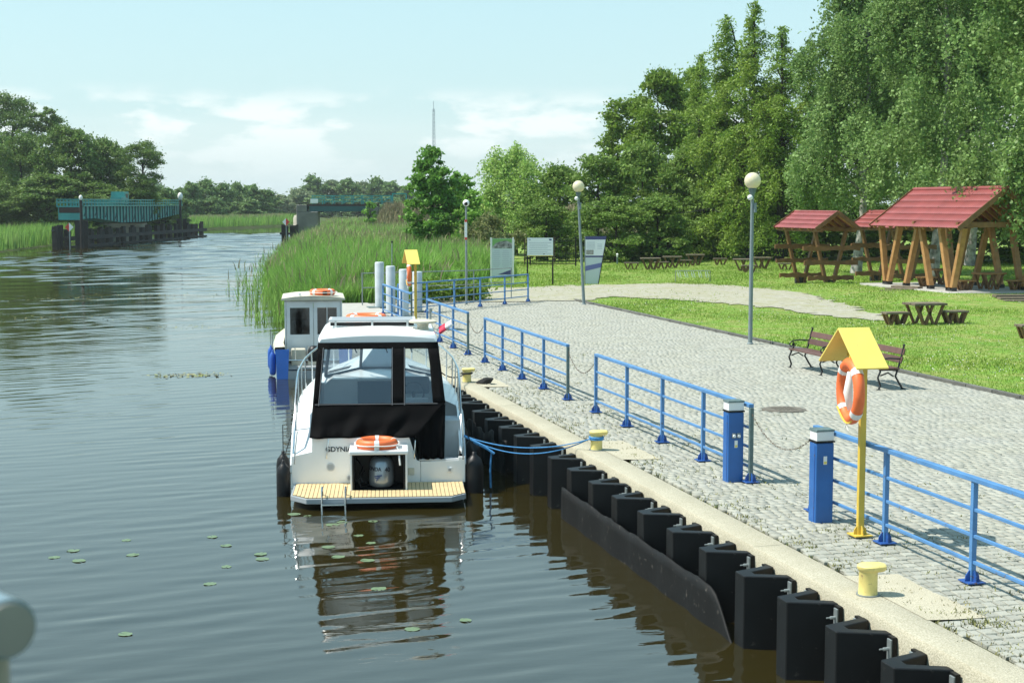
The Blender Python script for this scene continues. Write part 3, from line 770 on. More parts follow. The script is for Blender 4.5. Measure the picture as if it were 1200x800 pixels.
# ------------------------------------------------------------------ white steel pipes at the quay end
for i,(x,y,h,s,lab) in enumerate(((8.75,54.6,1.70,.17,'leftmost white steel pipe post, standing by the reeds on a plate'),(8.66,51.6,1.68,.165,'second white steel pipe from the left, behind the farthest railing'),(8.86,50.1,1.63,.165,'third white steel pipe from the left, right behind the rail'),(9.70,52.1,1.45,.175,'rightmost white steel pipe, beside the far yellow post'))):
    t=thing('steel_pipe',lab,'pipe post',(x,y,0),0,'white steel pipes at the quay end')
    MB().lathe([(s,0),(s,h-.03),(s-.01,h-.015),(s*.82,h)],20).build('pipe',M['pipe'],t,smooth=True)
    MB().box((0,0,.03),(.9 if i==0 else .5,.6 if i==0 else .5,.05)).build('base_plate',M['greypost'],t)

# ------------------------------------------------------------------ information boards
def board_parts():pass
ZR=-YAW
def info1():
    t=thing('info_board','tall narrow information board with green photo on top, left of three','information board',(16.75,68.2,0),ZR+R(4))
    for x in(-.52,.52): MB().box((x,0,1.13),(.06,.06,2.26)).build('post',M['whiteplastic'],t)
    p=MB().box((0,-.02,1.33),(.96,.04,1.76)).build('panel',M['boardgrey'],t)
    MB().box((0,-.043,1.97),(.92,.006,.46)).build('photo_sky',M['pgreen'],p)
    b=MB().prism([(-.46,-.16),(-.3,.02),(-.1,.10),(.2,.14),(.46,.02),(.46,-.22),(-.46,-.22)],-.003,.003,Matrix(((1,0,0),(0,0,-1),(0,1,0))),(0,-.048,1.97)); b.build('photo',M['pblack'],p)
    b=MB()
    for c in range(2):
        for i in range(9): b.box((-.25+c*.43-(.02 if i%3 else 0),-.043,1.62-i*.09),(.34 if i%4 else .26,.006,.03))
    for i in range(3): b.box((.40,-.043,1.25-i*.12),(.05,.006,.06))
    b.build('text_block',M['ptext'],p)
    MB().prism([(-.20,-.10),(.46,-.10),(.46,.14)],-.003,.003,Matrix(((1,0,0),(0,0,-1),(0,1,0))),(0,-.045,.62)).build('corner_stripe',M['navy'],p)
def info2():
    t=thing('info_board','wide white information board on two black posts, middle of three','information board',(18.6,68.2,0),ZR+R(2))
    for x in(-.60,.60): MB().box((x,0,1.12),(.07,.07,2.24)).build('post',M['black'],t)
    p=MB().box((0,-.05,1.80),(1.22,.03,.86)).build('panel',M['board'],t)
    b=MB()
    for i in range(7): b.box((-.08 if i%2 else 0,-.068,2.0-i*.085),(.86 if i%2 else 1.05,.006,.022))
    b.build('text_block',M['ptext'],p)
    MB().box((.48,-.068,2.14),(.12,.006,.07)).build('emblem',M['printblue'],p)
    MB().box((-.5,-.068,2.14),(.10,.006,.07)).build('emblem',M['ptext'],p)
    MB().box((.18,-.068,1.46),(.07,.006,.03)).build('emblem',M['print'],p)
    MB().box((0,-.069,1.385),(1.2,.006,.03)).build('bottom_strip',M['yellow'],p)
def info3():
    t=thing('info_board','tapering information board with navy header strip, right of three','information board',(21.4,68.4,0),ZR+R(2))
    MX=Matrix(((1,0,0),(0,0,-1),(0,1,0)))
    def slant(z): return .52-.62*(1-z/2.28)*.62
    def q(z0,z1,y,m,name,par,x0=-.48,inset=0):
        return MB().prism([(x0,z0),(slant(z0)-inset,z0),(slant(z1)-inset,z1),(x0,z1)],-.006,.006,MX,(0,y,0)).build(name,m,par)
    MB().box((-.50,0,1.14),(.035,.05,2.28)).build('post',M['galv'],t)
    MB().bar((slant(0)+.01,0,0),(slant(2.28)+.01,0,2.28),.05,.035,(1,0,0)).build('slanted_post',M['black'],t)
    p=q(.0,2.28,0,M['boardgrey'],'panel',t)
    q(2.12,2.28,-.012,M['navy'],'header_strip',p); q(1.28,1.36,-.012,M['navy'],'middle_strip',p)
    q(1.36,2.12,-.012,M['board'],'map_sheet',p)
    MB().prism([(-.48,.62),(slant(.75),.80),(slant(1.0),1.02),(-.48,.86)],-.004,.004,MX,(0,-.014,0)).build('blue_band',M['purple'],p)
    MB().box((-.27,-.022,1.52),(.36,.006,.22)).build('photo',M['pphoto'],p)
    b=MB()
    for i in range(6): b.box((-.22,-.022,2.0-i*.06),(.38,.005,.018))
    for i in range(4): b.box((.20,-.022,1.9-i*.07),(.22,.005,.02))
    b.build('text_block',M['ptext'],p)
info1(); info2(); info3()

# ------------------------------------------------------------------ promenade benches
def park_bench(label,x,y):
    t=thing('park_bench',label,'bench',(x,y,0),0,'cast iron benches on the paving')
    L=1.75
    # facing -X: seat from x=-.25 to .2, backrest at +x
    for i,xx in enumerate((-.22,-.10,.02,.14)):
        MB().box((xx,0,.445-.0*i),(.105,L,.032)).build('seat_slat',M['slat'],t,bevel=.006)
    for z,xx in((.62,.235),(.79,.285)):
        MB().box((xx,0,z),(.03,L,.13),ry=R(16)).build('back_slat',M['slat'],t,bevel=.006)
    for y0 in(-L/2+.06,L/2-.06):
        b=MB()
        b.tube([(-.26,y0,0),(-.22,y0,.10),(-.28,y0,.26),(-.22,y0,.40)],.022,8)
        b.tube([(.30,y0,0),(.22,y0,.12),(.12,y0,.28),(.17,y0,.42),(.23,y0,.60),(.30,y0,.90)],.022,8)
        b.tube([(-.25,y0,.42),(.18,y0,.42)],.02,8)
        b.tube([(.08,y0,.28),(-.05,y0,.36),(-.22,y0,.30)],.016,6)
        pts=[]
        for i in range(15):
            a=R(-60)+i/14*R(470); rr=.085-.055*i/14; pts.append((-.22+rr*math.cos(a)*.9,y0,.56+rr*math.sin(a)))
        b.tube(pts,.014,6); b.tube([(-.22,y0,.42),(-.16,y0,.50),(-.17,y0,.60)],.016,6)
        b.tube([(-.20,y0,.645),(-.02,y0,.66),(.22,y0,.64)],.016,6)
        b.sphere((.305,y0,.925),.028,8,6); b.box((-.26,y0,.01),(.08,.05,.02)); b.box((.30,y0,.01),(.08,.05,.02))
        b.build('end_frame',M['iron'],t)
park_bench('brown slatted bench left of the yellow roof, at the lawn kerb',15.15,31.45)
park_bench('brown slatted bench half behind the near yellow lifebuoy roof',15.15,28.75)

# ------------------------------------------------------------------ timber tables and stools
def timber_set(kind,wtop,wleg):
    """one table or stool, V legs; long side along local x"""
    o=bpy.data.objects.new('picnic_table' if kind=='table' else 'picnic_stool',None); COL.objects.link(o)
    if kind=='table': L,Wd,h,th=1.15,.85,.70,.07
    else: L,Wd,h,th=.85,.42,.42,.06
    n=5 if kind=='table' else 3
    b=MB()
    for i in range(n):
        w=Wd/n; b.box((random.uniform(-.01,.01),-Wd/2+w*(i+.5),h-th/2+random.uniform(-.004,.004)),(L,w-.012,th))
    b.build('top',wtop,o,bevel=.006)
    for sy in(-1,1):
        if kind=='table': pairs=[(-.48,-.2),(.10,-.14),(-.10,.14),(.48,.2)]
        else: pairs=[(-.38,-.22),(-.06,-.2),(.0,.1),(.38,.22)]
        for x1,x0 in pairs:
            y=sy*(Wd/2-.12)
            MB().bar((x0,y,0),(x1,y,h-th),.075,.075,(0,1,0)).build('leg',wleg,o)
    return o
def place(proto,used,loc,rz,label,cat,group):
    o=proto if not used else dup(proto,loc,rz)
    o.location=loc; o.rotation_euler=(0,0,rz); tag(o,label,cat,group); return o
tb=timber_set('table',M['woodgrey'],M['woodleg']); st=timber_set('stool',M['woodgrey'],M['woodleg'])
TG='weathered timber tables on the lawn'; SG='weathered timber stools on the lawn'
items=[('t',24.55,43.1,'dark timber picnic table nearest the camera, below the large shelter'),('s',23.65,43.35,'timber stool left of the nearest lawn table'),('s',25.55,43.0,'timber stool right of the nearest lawn table'),
 ('s',25.0,37.9,'timber stool cut by the right edge of the photo'),
 ('t',29.0,82.0,'leftmost table of the three in a row on the far lawn'),('t',31.6,85.4,'middle table of the three in a row on the far lawn'),('t',34.2,88.3,'rightmost table of the three in a row on the far lawn'),
 ('s',27.8,81.9,'stool left of the leftmost table on the far lawn'),('s',30.3,83.7,'stool between the leftmost and middle tables on the far lawn'),('s',33.0,87.0,'stool between the middle and rightmost tables on the far lawn'),('s',35.6,87.6,'stool right of the rightmost table on the far lawn'),
 ('t',36.2,82.6,'timber table right of the nearer globe lamp on the far lawn'),('s',33.2,77.5,'nearer timber stool behind the globe lamp pole'),('t',33.8,79.7,'low timber table behind the globe lamp pole'),('s',36.9,80.8,'timber stool in front of the table left of the small shelter'),('t',33.5,99,'distant lone timber table near the dark hedge')]
ut=us=False
for k,x,y,lab in items:
    rz=ZR+R(random.uniform(-8,4))
    if y<50: rz=ZR+R(14)
    if k=='t': place(tb,ut,(x,y,mound(x,y)),rz,lab,'picnic table',TG); ut=True
    else: place(st,us,(x,y,mound(x,y)),rz,lab,'stool',SG); us=True
tb2=timber_set('table',M['woodlight'],M['wooddark']); st2=timber_set('stool',M['woodlight'],M['wooddark'])
u1=u2=False
for k,x,y,lab in [('t',34.6,55.6,'honey timber table under the right end of the large shelter'),('s',33.3,55.3,'honey timber stool left of the right-hand table under the large shelter'),('s',35.5,54.9,'honey timber stool at the right side under the large shelter'),('t',34.6,59.4,'honey timber table deep under the large shelter at its left end'),('s',33.2,58.2,'honey timber stool behind the front posts of the large shelter')]:
    if k=='t': place(tb2,u1,(x,y,.275),R(8),lab,'picnic table','timber tables under the large shelter'); u1=True
    else: place(st2,u2,(x,y,.275),R(8),lab,'stool','timber stools under the large shelter'); u2=True

# ------------------------------------------------------------------ shelters
def roof_sheets(t,xe,ze,xr,zr,y0,y1,courses,mat,sign):
    """corrugated tile-metal courses from eave (xe,ze) to ridge (xr,zr)"""
    for c in range(courses):
        f0=c/courses; f1=(c+1.0)/courses+.012
        n=int((y1-y0)/.045); rows=[]
        for f,lift in((f0,.028),(f0+.001,.03),(f1,.004)):
            row=[]
            for i in range(n+1):
                y=y0+(y1-y0)*i/n; w=.016*math.cos(2*PI*(y-y0)/.18)
                x=xe+(xr-xe)*f; z=ze+(zr-ze)*f
                row.append((x,y,z+lift+w))
            rows.append(row)
        MB().grid(rows).build('roof_sheet',mat,t,smooth='all',solid=.008)
def big_shelter():
    X0,X1=32.4,35.7; Y0,Y1=54.75,60.6; g=.25; eh=2.72
    t=thing('picnic_shelter','large open timber picnic shelter with red tiled roof','shelter',(0,0,0))
    b=MB(); 
    p=MB().box(((X0+X1)/2,(Y0+Y1)/2-.2,.15),(X1-X0+1.5,Y1-Y0+1.9,.25)).build('floor_slab',M['pavestone'],t,bevel=.02)
    def post(x,ya,yb,w=.23,d=.2,m=None):
        MB().bar((x,ya,g+.10),(x,yb,g+eh-.1),d,w,(1,0,0)).build('post',m or M['woodlight'],t,bevel=.01)
        MB().box((x,ya,g+.09),(d+.03,w+.03,.17)).build('post_shoe',M['metalfoot'],t)
    for x in (X0,X1):
        for ya,yb in ((60.3,60.85),(60.05,59.15),(58.5,57.6),(56.45,57.35),(54.95,55.75),(54.7,53.95)):
            post(x,ya,yb)
    for x in(X0,X1): MB().box((x,(Y0+Y1)/2,g+eh),(.18,7.0,.2)).build('eave_beam',M['woodlight'],t,bevel=.01)
    for y in(53.95,57.45,60.7):
        MB().box(((X0+X1)/2,y,g+eh+.02),(X1-X0+.7,.15,.22)).build('tie_beam',M['wooddark'],t,bevel=.01)
    xm=(X0+X1)/2; zr=g+4.08; ze=g+eh-.02; ov=.42
    sl=(zr-(g+eh+.05))/(xm-X0); xe0=X0-ov; ze0=g+eh+.05-sl*ov+.10
    y0,y1=53.55,60.95
    n=11
    for i in range(n):
        y=y0+.15+(y1-y0-.3)*i/(n-1)
        for s in(-1,1):
            xe=xm+s*(xm-xe0)
            MB().bar((xe+s*(-.02),y,ze0+.02),(xm,y,zr),.09,.15,(0,0,1)).build('rafter',M['woodlight'],t)
    for s in(-1,1):
        xe=xm+s*(xm-xe0+.08); roof_sheets(t,xe,ze0+.06,xm,zr+.13,y0,y1,6,M['roofred'],s)
        for y in(y0-.02,y1+.02): MB().bar((xe,y,ze0+.05),(xm,y,zr+.12),.03,.20,(0,0,1)).build('barge_board',M['wooddark'],t)
    MB().tube([(xm,y0,zr+.14),(xm,y1,zr+.14)],.09,10).build('ridge_cap',M['roofred'],t,smooth=True)
    for s in(-1,1): MB().bar((xm,(y0+.8),g+eh),(xm,(y0+.8),zr),.12,.12,(0,1,0)) 
    return t
big_shelter()
def small_shelter(label):
    """roof on two V frames that carry wavy-edged cross planks; local origin mid feet, ridge along y"""
    t=thing('timber_rack_shelter',label,'shelter',(0,0,0),0,'small red roofed timber shelters')
    hy=1.55; eh=2.62
    rngl=random.Random(4)
    for y in(-hy,hy):
        for s in(-1,1):
            MB().bar((s*.14,y,.0),(s*.80,y,eh),.14,.20,(0,1,0)).build('post',M['wooddark'],t,bevel=.01)
            MB().box((s*.15,y,.15),(.25,.18,.34)).build('post_shoe',M['metalfoot'],t)
        for z,x0,x1,th in((.42,-1.15,1.15,.20),(1.12,-1.35,1.35,.20),(1.78,-1.42,1.45,.22)):
            n=14; up=[];dn=[]
            for i in range(n+1):
                x=x0+(x1-x0)*i/n; up.append((x,z+th/2+rngl.uniform(-.035,.03)-.0)); dn.append((x,z-th/2+rngl.uniform(-.03,.035)))
            MB().prism(up+dn[::-1],-.045,.045,Matrix(((1,0,0),(0,0,-1),(0,1,0))),(0,y-.12,0)).build('cross_plank',M['wooddark'],t)
    for s in(-1,1): MB().box((s*.82,0,eh+.0),(.14,2*hy+1.6,.16)).build('eave_beam',M['wooddark'],t,bevel=.01)
    zr=eh+.76
    for y in(-hy,hy): MB().box((0,y,eh+.06),(1.9,.12,.16)).build('tie_beam',M['wooddark'],t,bevel=.01)
    y0,y1=-hy-.75,hy+.75
    for i in range(6):
        y=y0+.1+(y1-y0-.2)*i/5
        for s in(-1,1): MB().bar((s*1.02,y,eh+.02),(0,y,zr-.02),.08,.12,(0,0,1)).build('rafter',M['woodlight'],t)
    for s in(-1,1):
        roof_sheets(t,s*1.10,eh+.06,0,zr+.08,y0,y1,4,M['roofred'],s)
        for y in(y0-.02,y1+.02): MB().bar((s*1.10,y,eh+.05),(0,y,zr+.06),.03,.17,(0,0,1)).build('barge_board',M['wooddark'],t)
    MB().tube([(0,y0,zr+.08),(0,y1,zr+.08)],.06,10).build('ridge_cap',M['roofred'],t,smooth=True)
    return t
s1=small_shelter('small red roofed shelter of V posts and planks, fully in view'); s1.location=(31.2,65.0,0)
dup(s1,(35.55,65.7,0),0,'small red roofed shelter half hidden behind the large one')
# timber steps in the mound
def steps(label,loc,rz,n,w):
    t=thing('timber_steps',label,'steps',loc,rz)
    for i in range(n): MB().box((0,i*.45,.03+i*.075),(w,.40,.10)).build('step',M['woodgrey'],t,bevel=.01)
steps('worn timber steps leading to the left side of the large shelter',(30.2,56.4,-.02),R(-60),5,1.3)
steps('dark timber steps at the right photo edge below the large shelter',(33.2,50.6,-.02),R(-10),4,1.6)

# ------------------------------------------------------------------ small lawn furniture
t=thing('bicycle_rack','low bicycle rack with five white holders at the gravel path','bicycle rack',(26.6,69.0,0),ZR)
MB().tube([(-.85,0,.55),(.85,0,.55)],.018,8).build('top_bar',M['galv'],t)
for x in(-.85,.85): MB().tube([(x,0,0),(x,0,.55)],.018,8).build('leg',M['galv'],t)
for i in range(5):
    x=-.66+i*.34; b=MB()
    for dx in(-.05,.05): b.bar((x+dx-.04,-.02,.5),(x+dx+.04,-.02,.22),.03,.05,(0,1,0))
    b.bar((x-.09,-.02,.5),(x-.06,-.02,.3),.03,.04,(0,1,0)); b.build('wheel_holder',M['whiteplastic'],t)
for i,(x,y) in enumerate((at(743.8,90),at(765.6,93)))if False else enumerate(((27.8,89.4),(29.8,90.6))):
    t=thing('garden_light',('left' if i==0 else 'right')+' one of two short garden lights behind the far tables','garden light',(x,y,0),0,'short garden lights')
    MB().lathe([(.05,0),(.045,.45)],8).build('stem',M['greypost'],t); MB().lathe([(.05,.45),(.06,.6),(.09,.61),(.03,.68)],10).build('head',M['whiteplastic'],t)
# boundary fence at the back of the lawn
t=thing('wire_fence','thin dark wire fence in front of the dark hedge','fence',(0,0,0))
pts=[at(615,93),at(650,97),at(690,98),at(735,99),at(790,101),at(845,103)]
for p in pts: MB().box((p[0],p[1],.85),(.06,.06,1.7)).build('post',M['rust'],t)
for z in(1.55,1.1,.6,.15):
    b=MB()
    for a,c in zip(pts,pts[1:]): b.tube([(a[0],a[1],z),(c[0],c[1],z)],.012,4)
    b.build('wire',M['wirecol'],t)
t=thing('steel_gate','dark steel gate with upright bars behind the middle board','gate',at(648,92)[:2]+(0,),ZR)
for x in(-1.4,1.4): MB().box((x,0,.9),(.09,.09,1.8)).build('post',M['black'],t)
for z in(.15,1.55): MB().box((0,0,z),(2.7,.04,.05)).build('rail',M['black'],t)
for i in range(12): MB().box((-1.25+i*.227,.0,.85),(.02,.02,1.36)).build('bar',M['black'],t)
t=thing('white_post','pale concrete post beside the tall left information board','post',at(601,91)[:2]+(0,))
MB().box((0,0,.8),(.16,.16,1.6)).build('shaft',M['pipe'],t); MB().box((0,0,1.62),(.2,.2,.06),taper=.7).build('cap',M['pipe'],t)

# ------------------------------------------------------------------ cabin cruiser (local: x starboard, y bow, z up from waterline)
def text_mesh(txt,size,m,parent,loc,rot,name,sx=1):
    cu=bpy.data.curves.new(name,'FONT'); cu.body=txt; cu.size=size; cu.align_x='CENTER'; cu.align_y='CENTER'; cu.extrude=.002; cu.offset=.0025*size/.12
    tmp=bpy.data.objects.new(name,cu); COL.objects.link(tmp)
    dg=bpy.context.evaluated_depsgraph_get(); me=bpy.data.meshes.new_from_object(tmp.evaluated_get(dg))
    bpy.data.objects.remove(tmp); me.materials.clear(); me.materials.append(m)
    o=bpy.data.objects.new(name,me); COL.objects.link(o); o.parent=parent; o.location=loc; o.rotation_euler=rot; o.scale=(sx,1,1); return o
BX=(3.77,23.78,WZ); BRZ=-R(9.5)
bt=thing('cabin_cruiser','white cabin cruiser with black canvas stern curtain moored at the quay','boat',BX,BRZ)
def lerp_tab(tab,y):
    for a,b in zip(tab,tab[1:]):
        if y<=b[0]: f=(y-a[0])/(b[0]-a[0]); return [p+(q-p)*f for p,q in zip(a[1:],b[1:])]
    return list(tab[-1][1:])
HULL=[(0,1.40,.62),(.35,1.41,.80),(.9,1.42,1.12),(1.6,1.43,1.25),(3.0,1.40,1.32),(4.4,1.24,1.40),(5.6,.92,1.47),(6.5,.52,1.53),(7.1,.06,1.58)]
st_=[0,.18,.35,.6,.9,1.25,1.6,2.3,3.0,3.7,4.4,5.0,5.6,6.05,6.5,6.85,7.1]
rows=[]
for y in st_:
    hb,sh=lerp_tab(HULL,y); bowk=max(0,(y-4.5)/2.6)
    half=[(0,-.40+bowk*.5),(hb*.55,-.22+bowk*.4),(hb*.90,.02+bowk*.25),(hb*.955,.22+bowk*.15),(hb*.99,sh*.6+.1),(hb,sh-.06),(hb-.015,sh)]
    row=[(-x,y+(.0 if z<1.2 else 0)+bowk*.25*(z/1.5),z) for x,z in half[::-1]]+[(x,y+bowk*.25*(z/1.5),z) for x,z in half[1:]]
    rows.append(row)
MB().grid(rows).build('hull',M['gelcoat'],bt,smooth=True)
# rubbing strake
for s in(-1,1):
    pts=[]
    for y in st_:
        hb,sh=lerp_tab(HULL,y); bowk=max(0,(y-4.5)/2.6); pts.append((s*(hb+.005),y+bowk*.25*sh/1.5,sh-.14))
    MB().tube(pts,.022,6).build('rubbing_strake',M['gelgrey'],bt,smooth=True)
# side decks and quarters: gunwale in to the coaming
for s in(-1,1):
    rows=[]
    for y in st_:
        hb,sh=lerp_tab(HULL,y)
        inn=(min(1.08,hb*.78) if y<4.6 else hb*.5) if (s<0 or y>1.3) else 1.32
        bowk=max(0,(y-4.5)/2.6)
        dz=.04 if y<3.4 else .04+.05*min(1,(y-3.4))
        yy=y+bowk*.25*sh/1.5
        rows.append([(s*(hb-.015),yy,sh),(s*(hb-.06),yy,sh+.03),(s*(inn+(hb-inn)*.4),yy,sh+.035+dz*.5),(s*inn,yy,sh+.04+dz)])
    MB().grid(rows).build('side_deck',M['gelcoat'],bt,smooth=True)
    # inner coaming wall of the cockpit
    rows=[]
    for y in (.05,.35,.6,.9,1.25,1.6,2.3,3.0,3.4):
        hb,sh=lerp_tab(HULL,y); inn=min(1.08,hb*.78) if (s<0 or y>1.3) else 1.32; rows.append([(s*(inn),y,sh+.085),(s*(inn-.03),y,.28)])
    MB().grid(rows).build('coaming',M['gelcoat'],bt)
# fore deck, cambered
rows=[]
for y in (3.35,3.7,4.1,4.6,5.0,5.6,6.05,6.5,6.85,7.1):
    hb,sh=lerp_tab(HULL,y); bowk=max(0,(y-4.5)/2.6); inn=min(1.08,hb*.78) if y<4.6 else hb*.5
    dz=.04+.05*min(1,max(0,(y-3.4))); z0=sh+.04+dz; yy=y+bowk*.25*sh/1.5
    rows.append([(inn*k,yy,z0+.10*(1-k*k)) for k in(-1,-.7,-.35,0,.35,.7,1)])
MB().grid(rows).build('fore_deck',M['gelcoat'],bt,smooth='all')
hh=MB().box((0,5.1,1.64),(.55,.55,.05)).build('deck_hatch',M['gelgrey'],bt,bevel=.02)
MB().box((0,5.1,1.672),(.44,.44,.012)).build('hatch_pane',M['window'],hh)
MB().box((0,2.4,.20),(2.08,4.7,.05)).build('cockpit_sole',M['darkint'],bt)
# transom
tz=.93
MB().prism([(-1.40,.18),(.68,.18),(.68,.53),(.62,.55),(.50,tz),(-1.07,tz),(-1.07,.715),(-1.40,.64)],-.03,.03,Matrix(((1,0,0),(0,0,-1),(0,1,0))),(0,.0,0)).build('transom',M['gelcoat'],bt,bevel=.008)
tr2=MB().prism([(.685,.18),(1.41,.18),(1.41,.60),(1.30,.60),(1.30,.545),(.685,.53)],-.03,.03,Matrix(((1,0,0),(0,0,-1),(0,1,0))),(0,.004,0)).build('transom_door_sill',M['gelcoat'],bt,bevel=.008)
MB().box((.98,.06,.552),(.64,.16,.025)).build('sill_step',M['gelgrey'],bt,bevel=.006)
MB().box((1.21,.75,.70),(.31,.5,.86)).build('locker',M['smallwhite'],bt,bevel=.015)
MB().box((.98,.30,.47),(.62,.42,.03)).build('side_step',M['teakline'],bt)
# swimming platform
poly=[(-1.36,-.02),(-1.36,-.95),(-1.10,-1.27),(1.14,-1.27),(1.37,-1.02),(1.37,-.02)]
pl=MB().prism(poly,.10,.185).build('swim_platform',M['platgrey'],bt,bevel=.012)
ins=[(-1.33,-.04),(-1.33,-.94),(-1.085,-1.235),(1.125,-1.235),(1.34,-1.01),(1.34,-.04)]
# teak strips laid fore and aft, each its own piece
def clip_y(x):
    y=-1.235
    if x<-1.085: y=-.94+(x+1.33)/(.245)*(-.295)
    if x>1.125: y=-1.235+(x-1.125)/.215*.225
    return y
x=-1.325; 
MB().prism(ins,.185,.189).build('caulking',M['teakline'],pl)
while x<1.32:
    w=.064; xm=x+w/2; y0=clip_y(xm)
    y1=-.05 if abs(xm)>.46 else -.67
    if not(-.47<xm<.47): pass
    b=MB().box((xm,(y0+y1)/2,.193),(w-.009,abs(y1-y0),.010)); b.build('teak_strip',M['teak'],pl); x+=w
# engine box
eb=MB().box((-.425,-.35,.475),(.03,.66,.58)).box((.445,-.35,.475),(.03,.66,.58)).box((.01,-.03,.475),(.84,.02,.58)).build('engine_box',M['gelcoat'],bt,bevel=.005)
MB().box((.01,-.345,.79),(.94,.70,.065)).build('box_lid',M['gelcoat'],eb,bevel=.018)
MB().box((-.395,-.40,.47),(.03,.55,.57)).box((.415,-.40,.47),(.03,.55,.57)).box((.01,-.05,.47),(.82,.012,.57)).box((.01,-.35,.193),(.84,.62,.012)).box((.01,-.37,.752),(.82,.6,.01)).build('box_lining',M['black'],eb)
ob=MB()
prof=[(.17,.0),(.205,.03),(.215,.10),(.205,.28),(.185,.40),(.15,.455),(.08,.475),(.001,.48)]
ob.lathe(prof,24,(0,0,0),cap=False); ob.v=[(a*.95,b_*1.15,c) for a,b_,c in ob.v]
om=ob.build('outboard_motor',M['silver'],bt,smooth='all',loc=(.05,-.38,.215))
MB().box((0,0,.47),(.16,.12,.03)).build('cowling_grip',M['black'],om,bevel=.01)
def curved_print(b_obj,name,txt,size,ang,z,m):
    o=text_mesh(txt,size,m,b_obj,(0,0,0),(0,0,0),name); me=o.data
    for v in me.vertices:
        a=ang+v.co.x/.205; zz=z+v.co.y; rr=(.2155 if zz<.12 else .2155-.0105*(zz-.1)/.18 if zz<.28 else .205-.02*(zz-.28)/.12)+.004+ v.co.z
        v.co=Vector((rr*math.sin(a)*.95,-rr*math.cos(a)*1.15,zz))
    me.update(); return o
curved_print(om,'lettering','HONDA',.085,-.78,.295,M['print']); curved_print(om,'lettering','40',.10,.52,.285,M['print'])
bw=MB()
for i in range(4): bw.bar((-.11+.012*i,-.262+.001*i,.19-.028*i),(.01-.03*i,-.262,.205-.030*i),.006,.018,(0,0,1))
bw.build('wing_emblem',M['printblue'],om)
MB().tube([(-.13,-.40,.22),(-.24,-.45,.28),(-.30,-.42,.40),(-.25,-.30,.50),(-.36,-.15,.62)],.014,6).tube([(-.10,-.42,.20),(-.28,-.50,.22),(-.33,-.48,.34),(-.22,-.3,.44)],.012,6).build('cables',M['black'],bt)
# transom fittings
text_mesh('GDYNIA',.112,M['print'],bt,(-.64,-.034,.745),(PI/2,0,0),'lettering')
for x,z,r in((-.77,.46,.070),(-.47,.28,.045)):
    v=MB().lathe([(r,0),(r,.012),(r*.8,.018)],20,(x,-.045,z),'Y').build('vent_ring',M['gelgrey'],bt,smooth=True)
    b=MB()
    for i in range(-2,3): b.box((x,-.048,z+i*r*.28),(r*1.4*math.sqrt(max(.1,1-(i*.32)**2)),.008,.008))
    b.build('vent_slot',M['platgrey'],v)
sq=MB().box((1.155,-.036,.39),(.08,.015,.08)).build('socket_plate',M['whiteplastic'],bt,bevel=.006); MB().box((1.155,-.045,.39),(.045,.01,.045)).build('socket_hole',M['platgrey'],sq)
MB().box((.53,-.038,.37),(.10,.02,.12)).build('outlet_cover',M['cream'],bt,bevel=.01)
for x0,z0,x1,z1 in((-.80,.905,-.835,.60),(.60,.88,.58,.58),(-1.30,1.05,-1.355,.52)):
    MB().tube([(x0,-.04,z0),((x0+x1)/2,-.075,(z0+z1)/2),(x1,-.04,z1)],.011,6).build('grab_handle',M['chrome'],bt,smooth=True)
MB().tube([(1.36,-.05,1.16),(1.375,-.08,.86),(1.37,-.05,.56)],.013,6).build('grab_handle',M['chrome'],bt,smooth=True)
# boarding ladder
ld=MB()
for x in(-.86,-.50): ld.tube([(x,-1.02,.20),(x,-1.14,.34),(x,-1.28,.30),(x,-1.31,.05),(x,-1.31,-.55)],.016,8)
lo=ld.build('boarding_ladder',M['chrome'],bt,smooth=True)
for z in(.10,-.13): MB().box((-.68,-1.31,z),(.36,.05,.022)).build('rung',M['chrome'],lo)
# hard top
rt_=[]
y0,y1,hw=.85,3.35,.99
for y,dz,k in((y0-.03,-.02,.985),(y0,.03,1),(y0+.06,.075,.99),(1.4,.10,.98),(2.2,.115,.97),(3.0,.095,.94),(y1,.04,.90),(y1+.05,-.05,.88)):
    rt_.append([(hw*k*f,y,2.47+dz+.06*(1-f*f)-(.05 if abs(f)>.97 else 0)) for f in(-1,-.96,-.6,-.2,.2,.6,.96,1)])
b=MB().grid(rt_)
low=[[(hw*.985*f,y,2.375+.0*f) for f in(-1,-.6,0,.6,1)] for y in(y0-.03,y1+.05)]
b.grid(low)
n=len(rt_)
for s,i in((-1,0),(1,7)): b.grid([[rt_[k][i] for k in range(n)],[(s*hw*(.985 if k<6 else .9),rt_[k][0][1],2.375) for k in range(n)]])
b.grid([rt_[0],[(p[0],p[1],2.375) for p in rt_[0]]]); b.grid([rt_[-1],[(p[0],p[1],2.375) for p in rt_[-1]]])
hd=b.build('hard_top',M['gelcoat'],bt,smooth=True)
sp=MB().box((-.10,1.75,2.715),(1.48,.62,.045)).build('solar_panel',M['gelgrey'],hd,bevel=.008)
MB().box((-.10,1.75,2.7385),(1.38,.52,.004)).build('panel_cells',M['platgrey'],sp)
MB().box((-.10,1.49,2.655),(1.42,.10,.05)).build('panel_frame',M['black'],sp)
for x in(-.72,-.1,.5): MB().box((x,1.46,2.65),(.035,.06,.13)).build('panel_foot',M['chrome'],sp)
dm=MB().lathe([(.10,0),(.095,.05),(.10,.10),(.235,.125),(.24,.15),(.20,.168),(.001,.172)],24,cap=False).build('radar_base',M['cream'],bt,smooth=True,loc=(.76,1.25,2.57))
MB().lathe([(.02,0),(.02,.12),(.035,.13),(.035,.18),(.001,.2)],10,(.13,.12,.17)).build('deck_light',M['galv'],dm,smooth=True)
fs=MB().tube([(.96,1.7,2.45),(1.28,1.68,2.75)],.009,6).build('flag_staff',M['chrome'],bt)
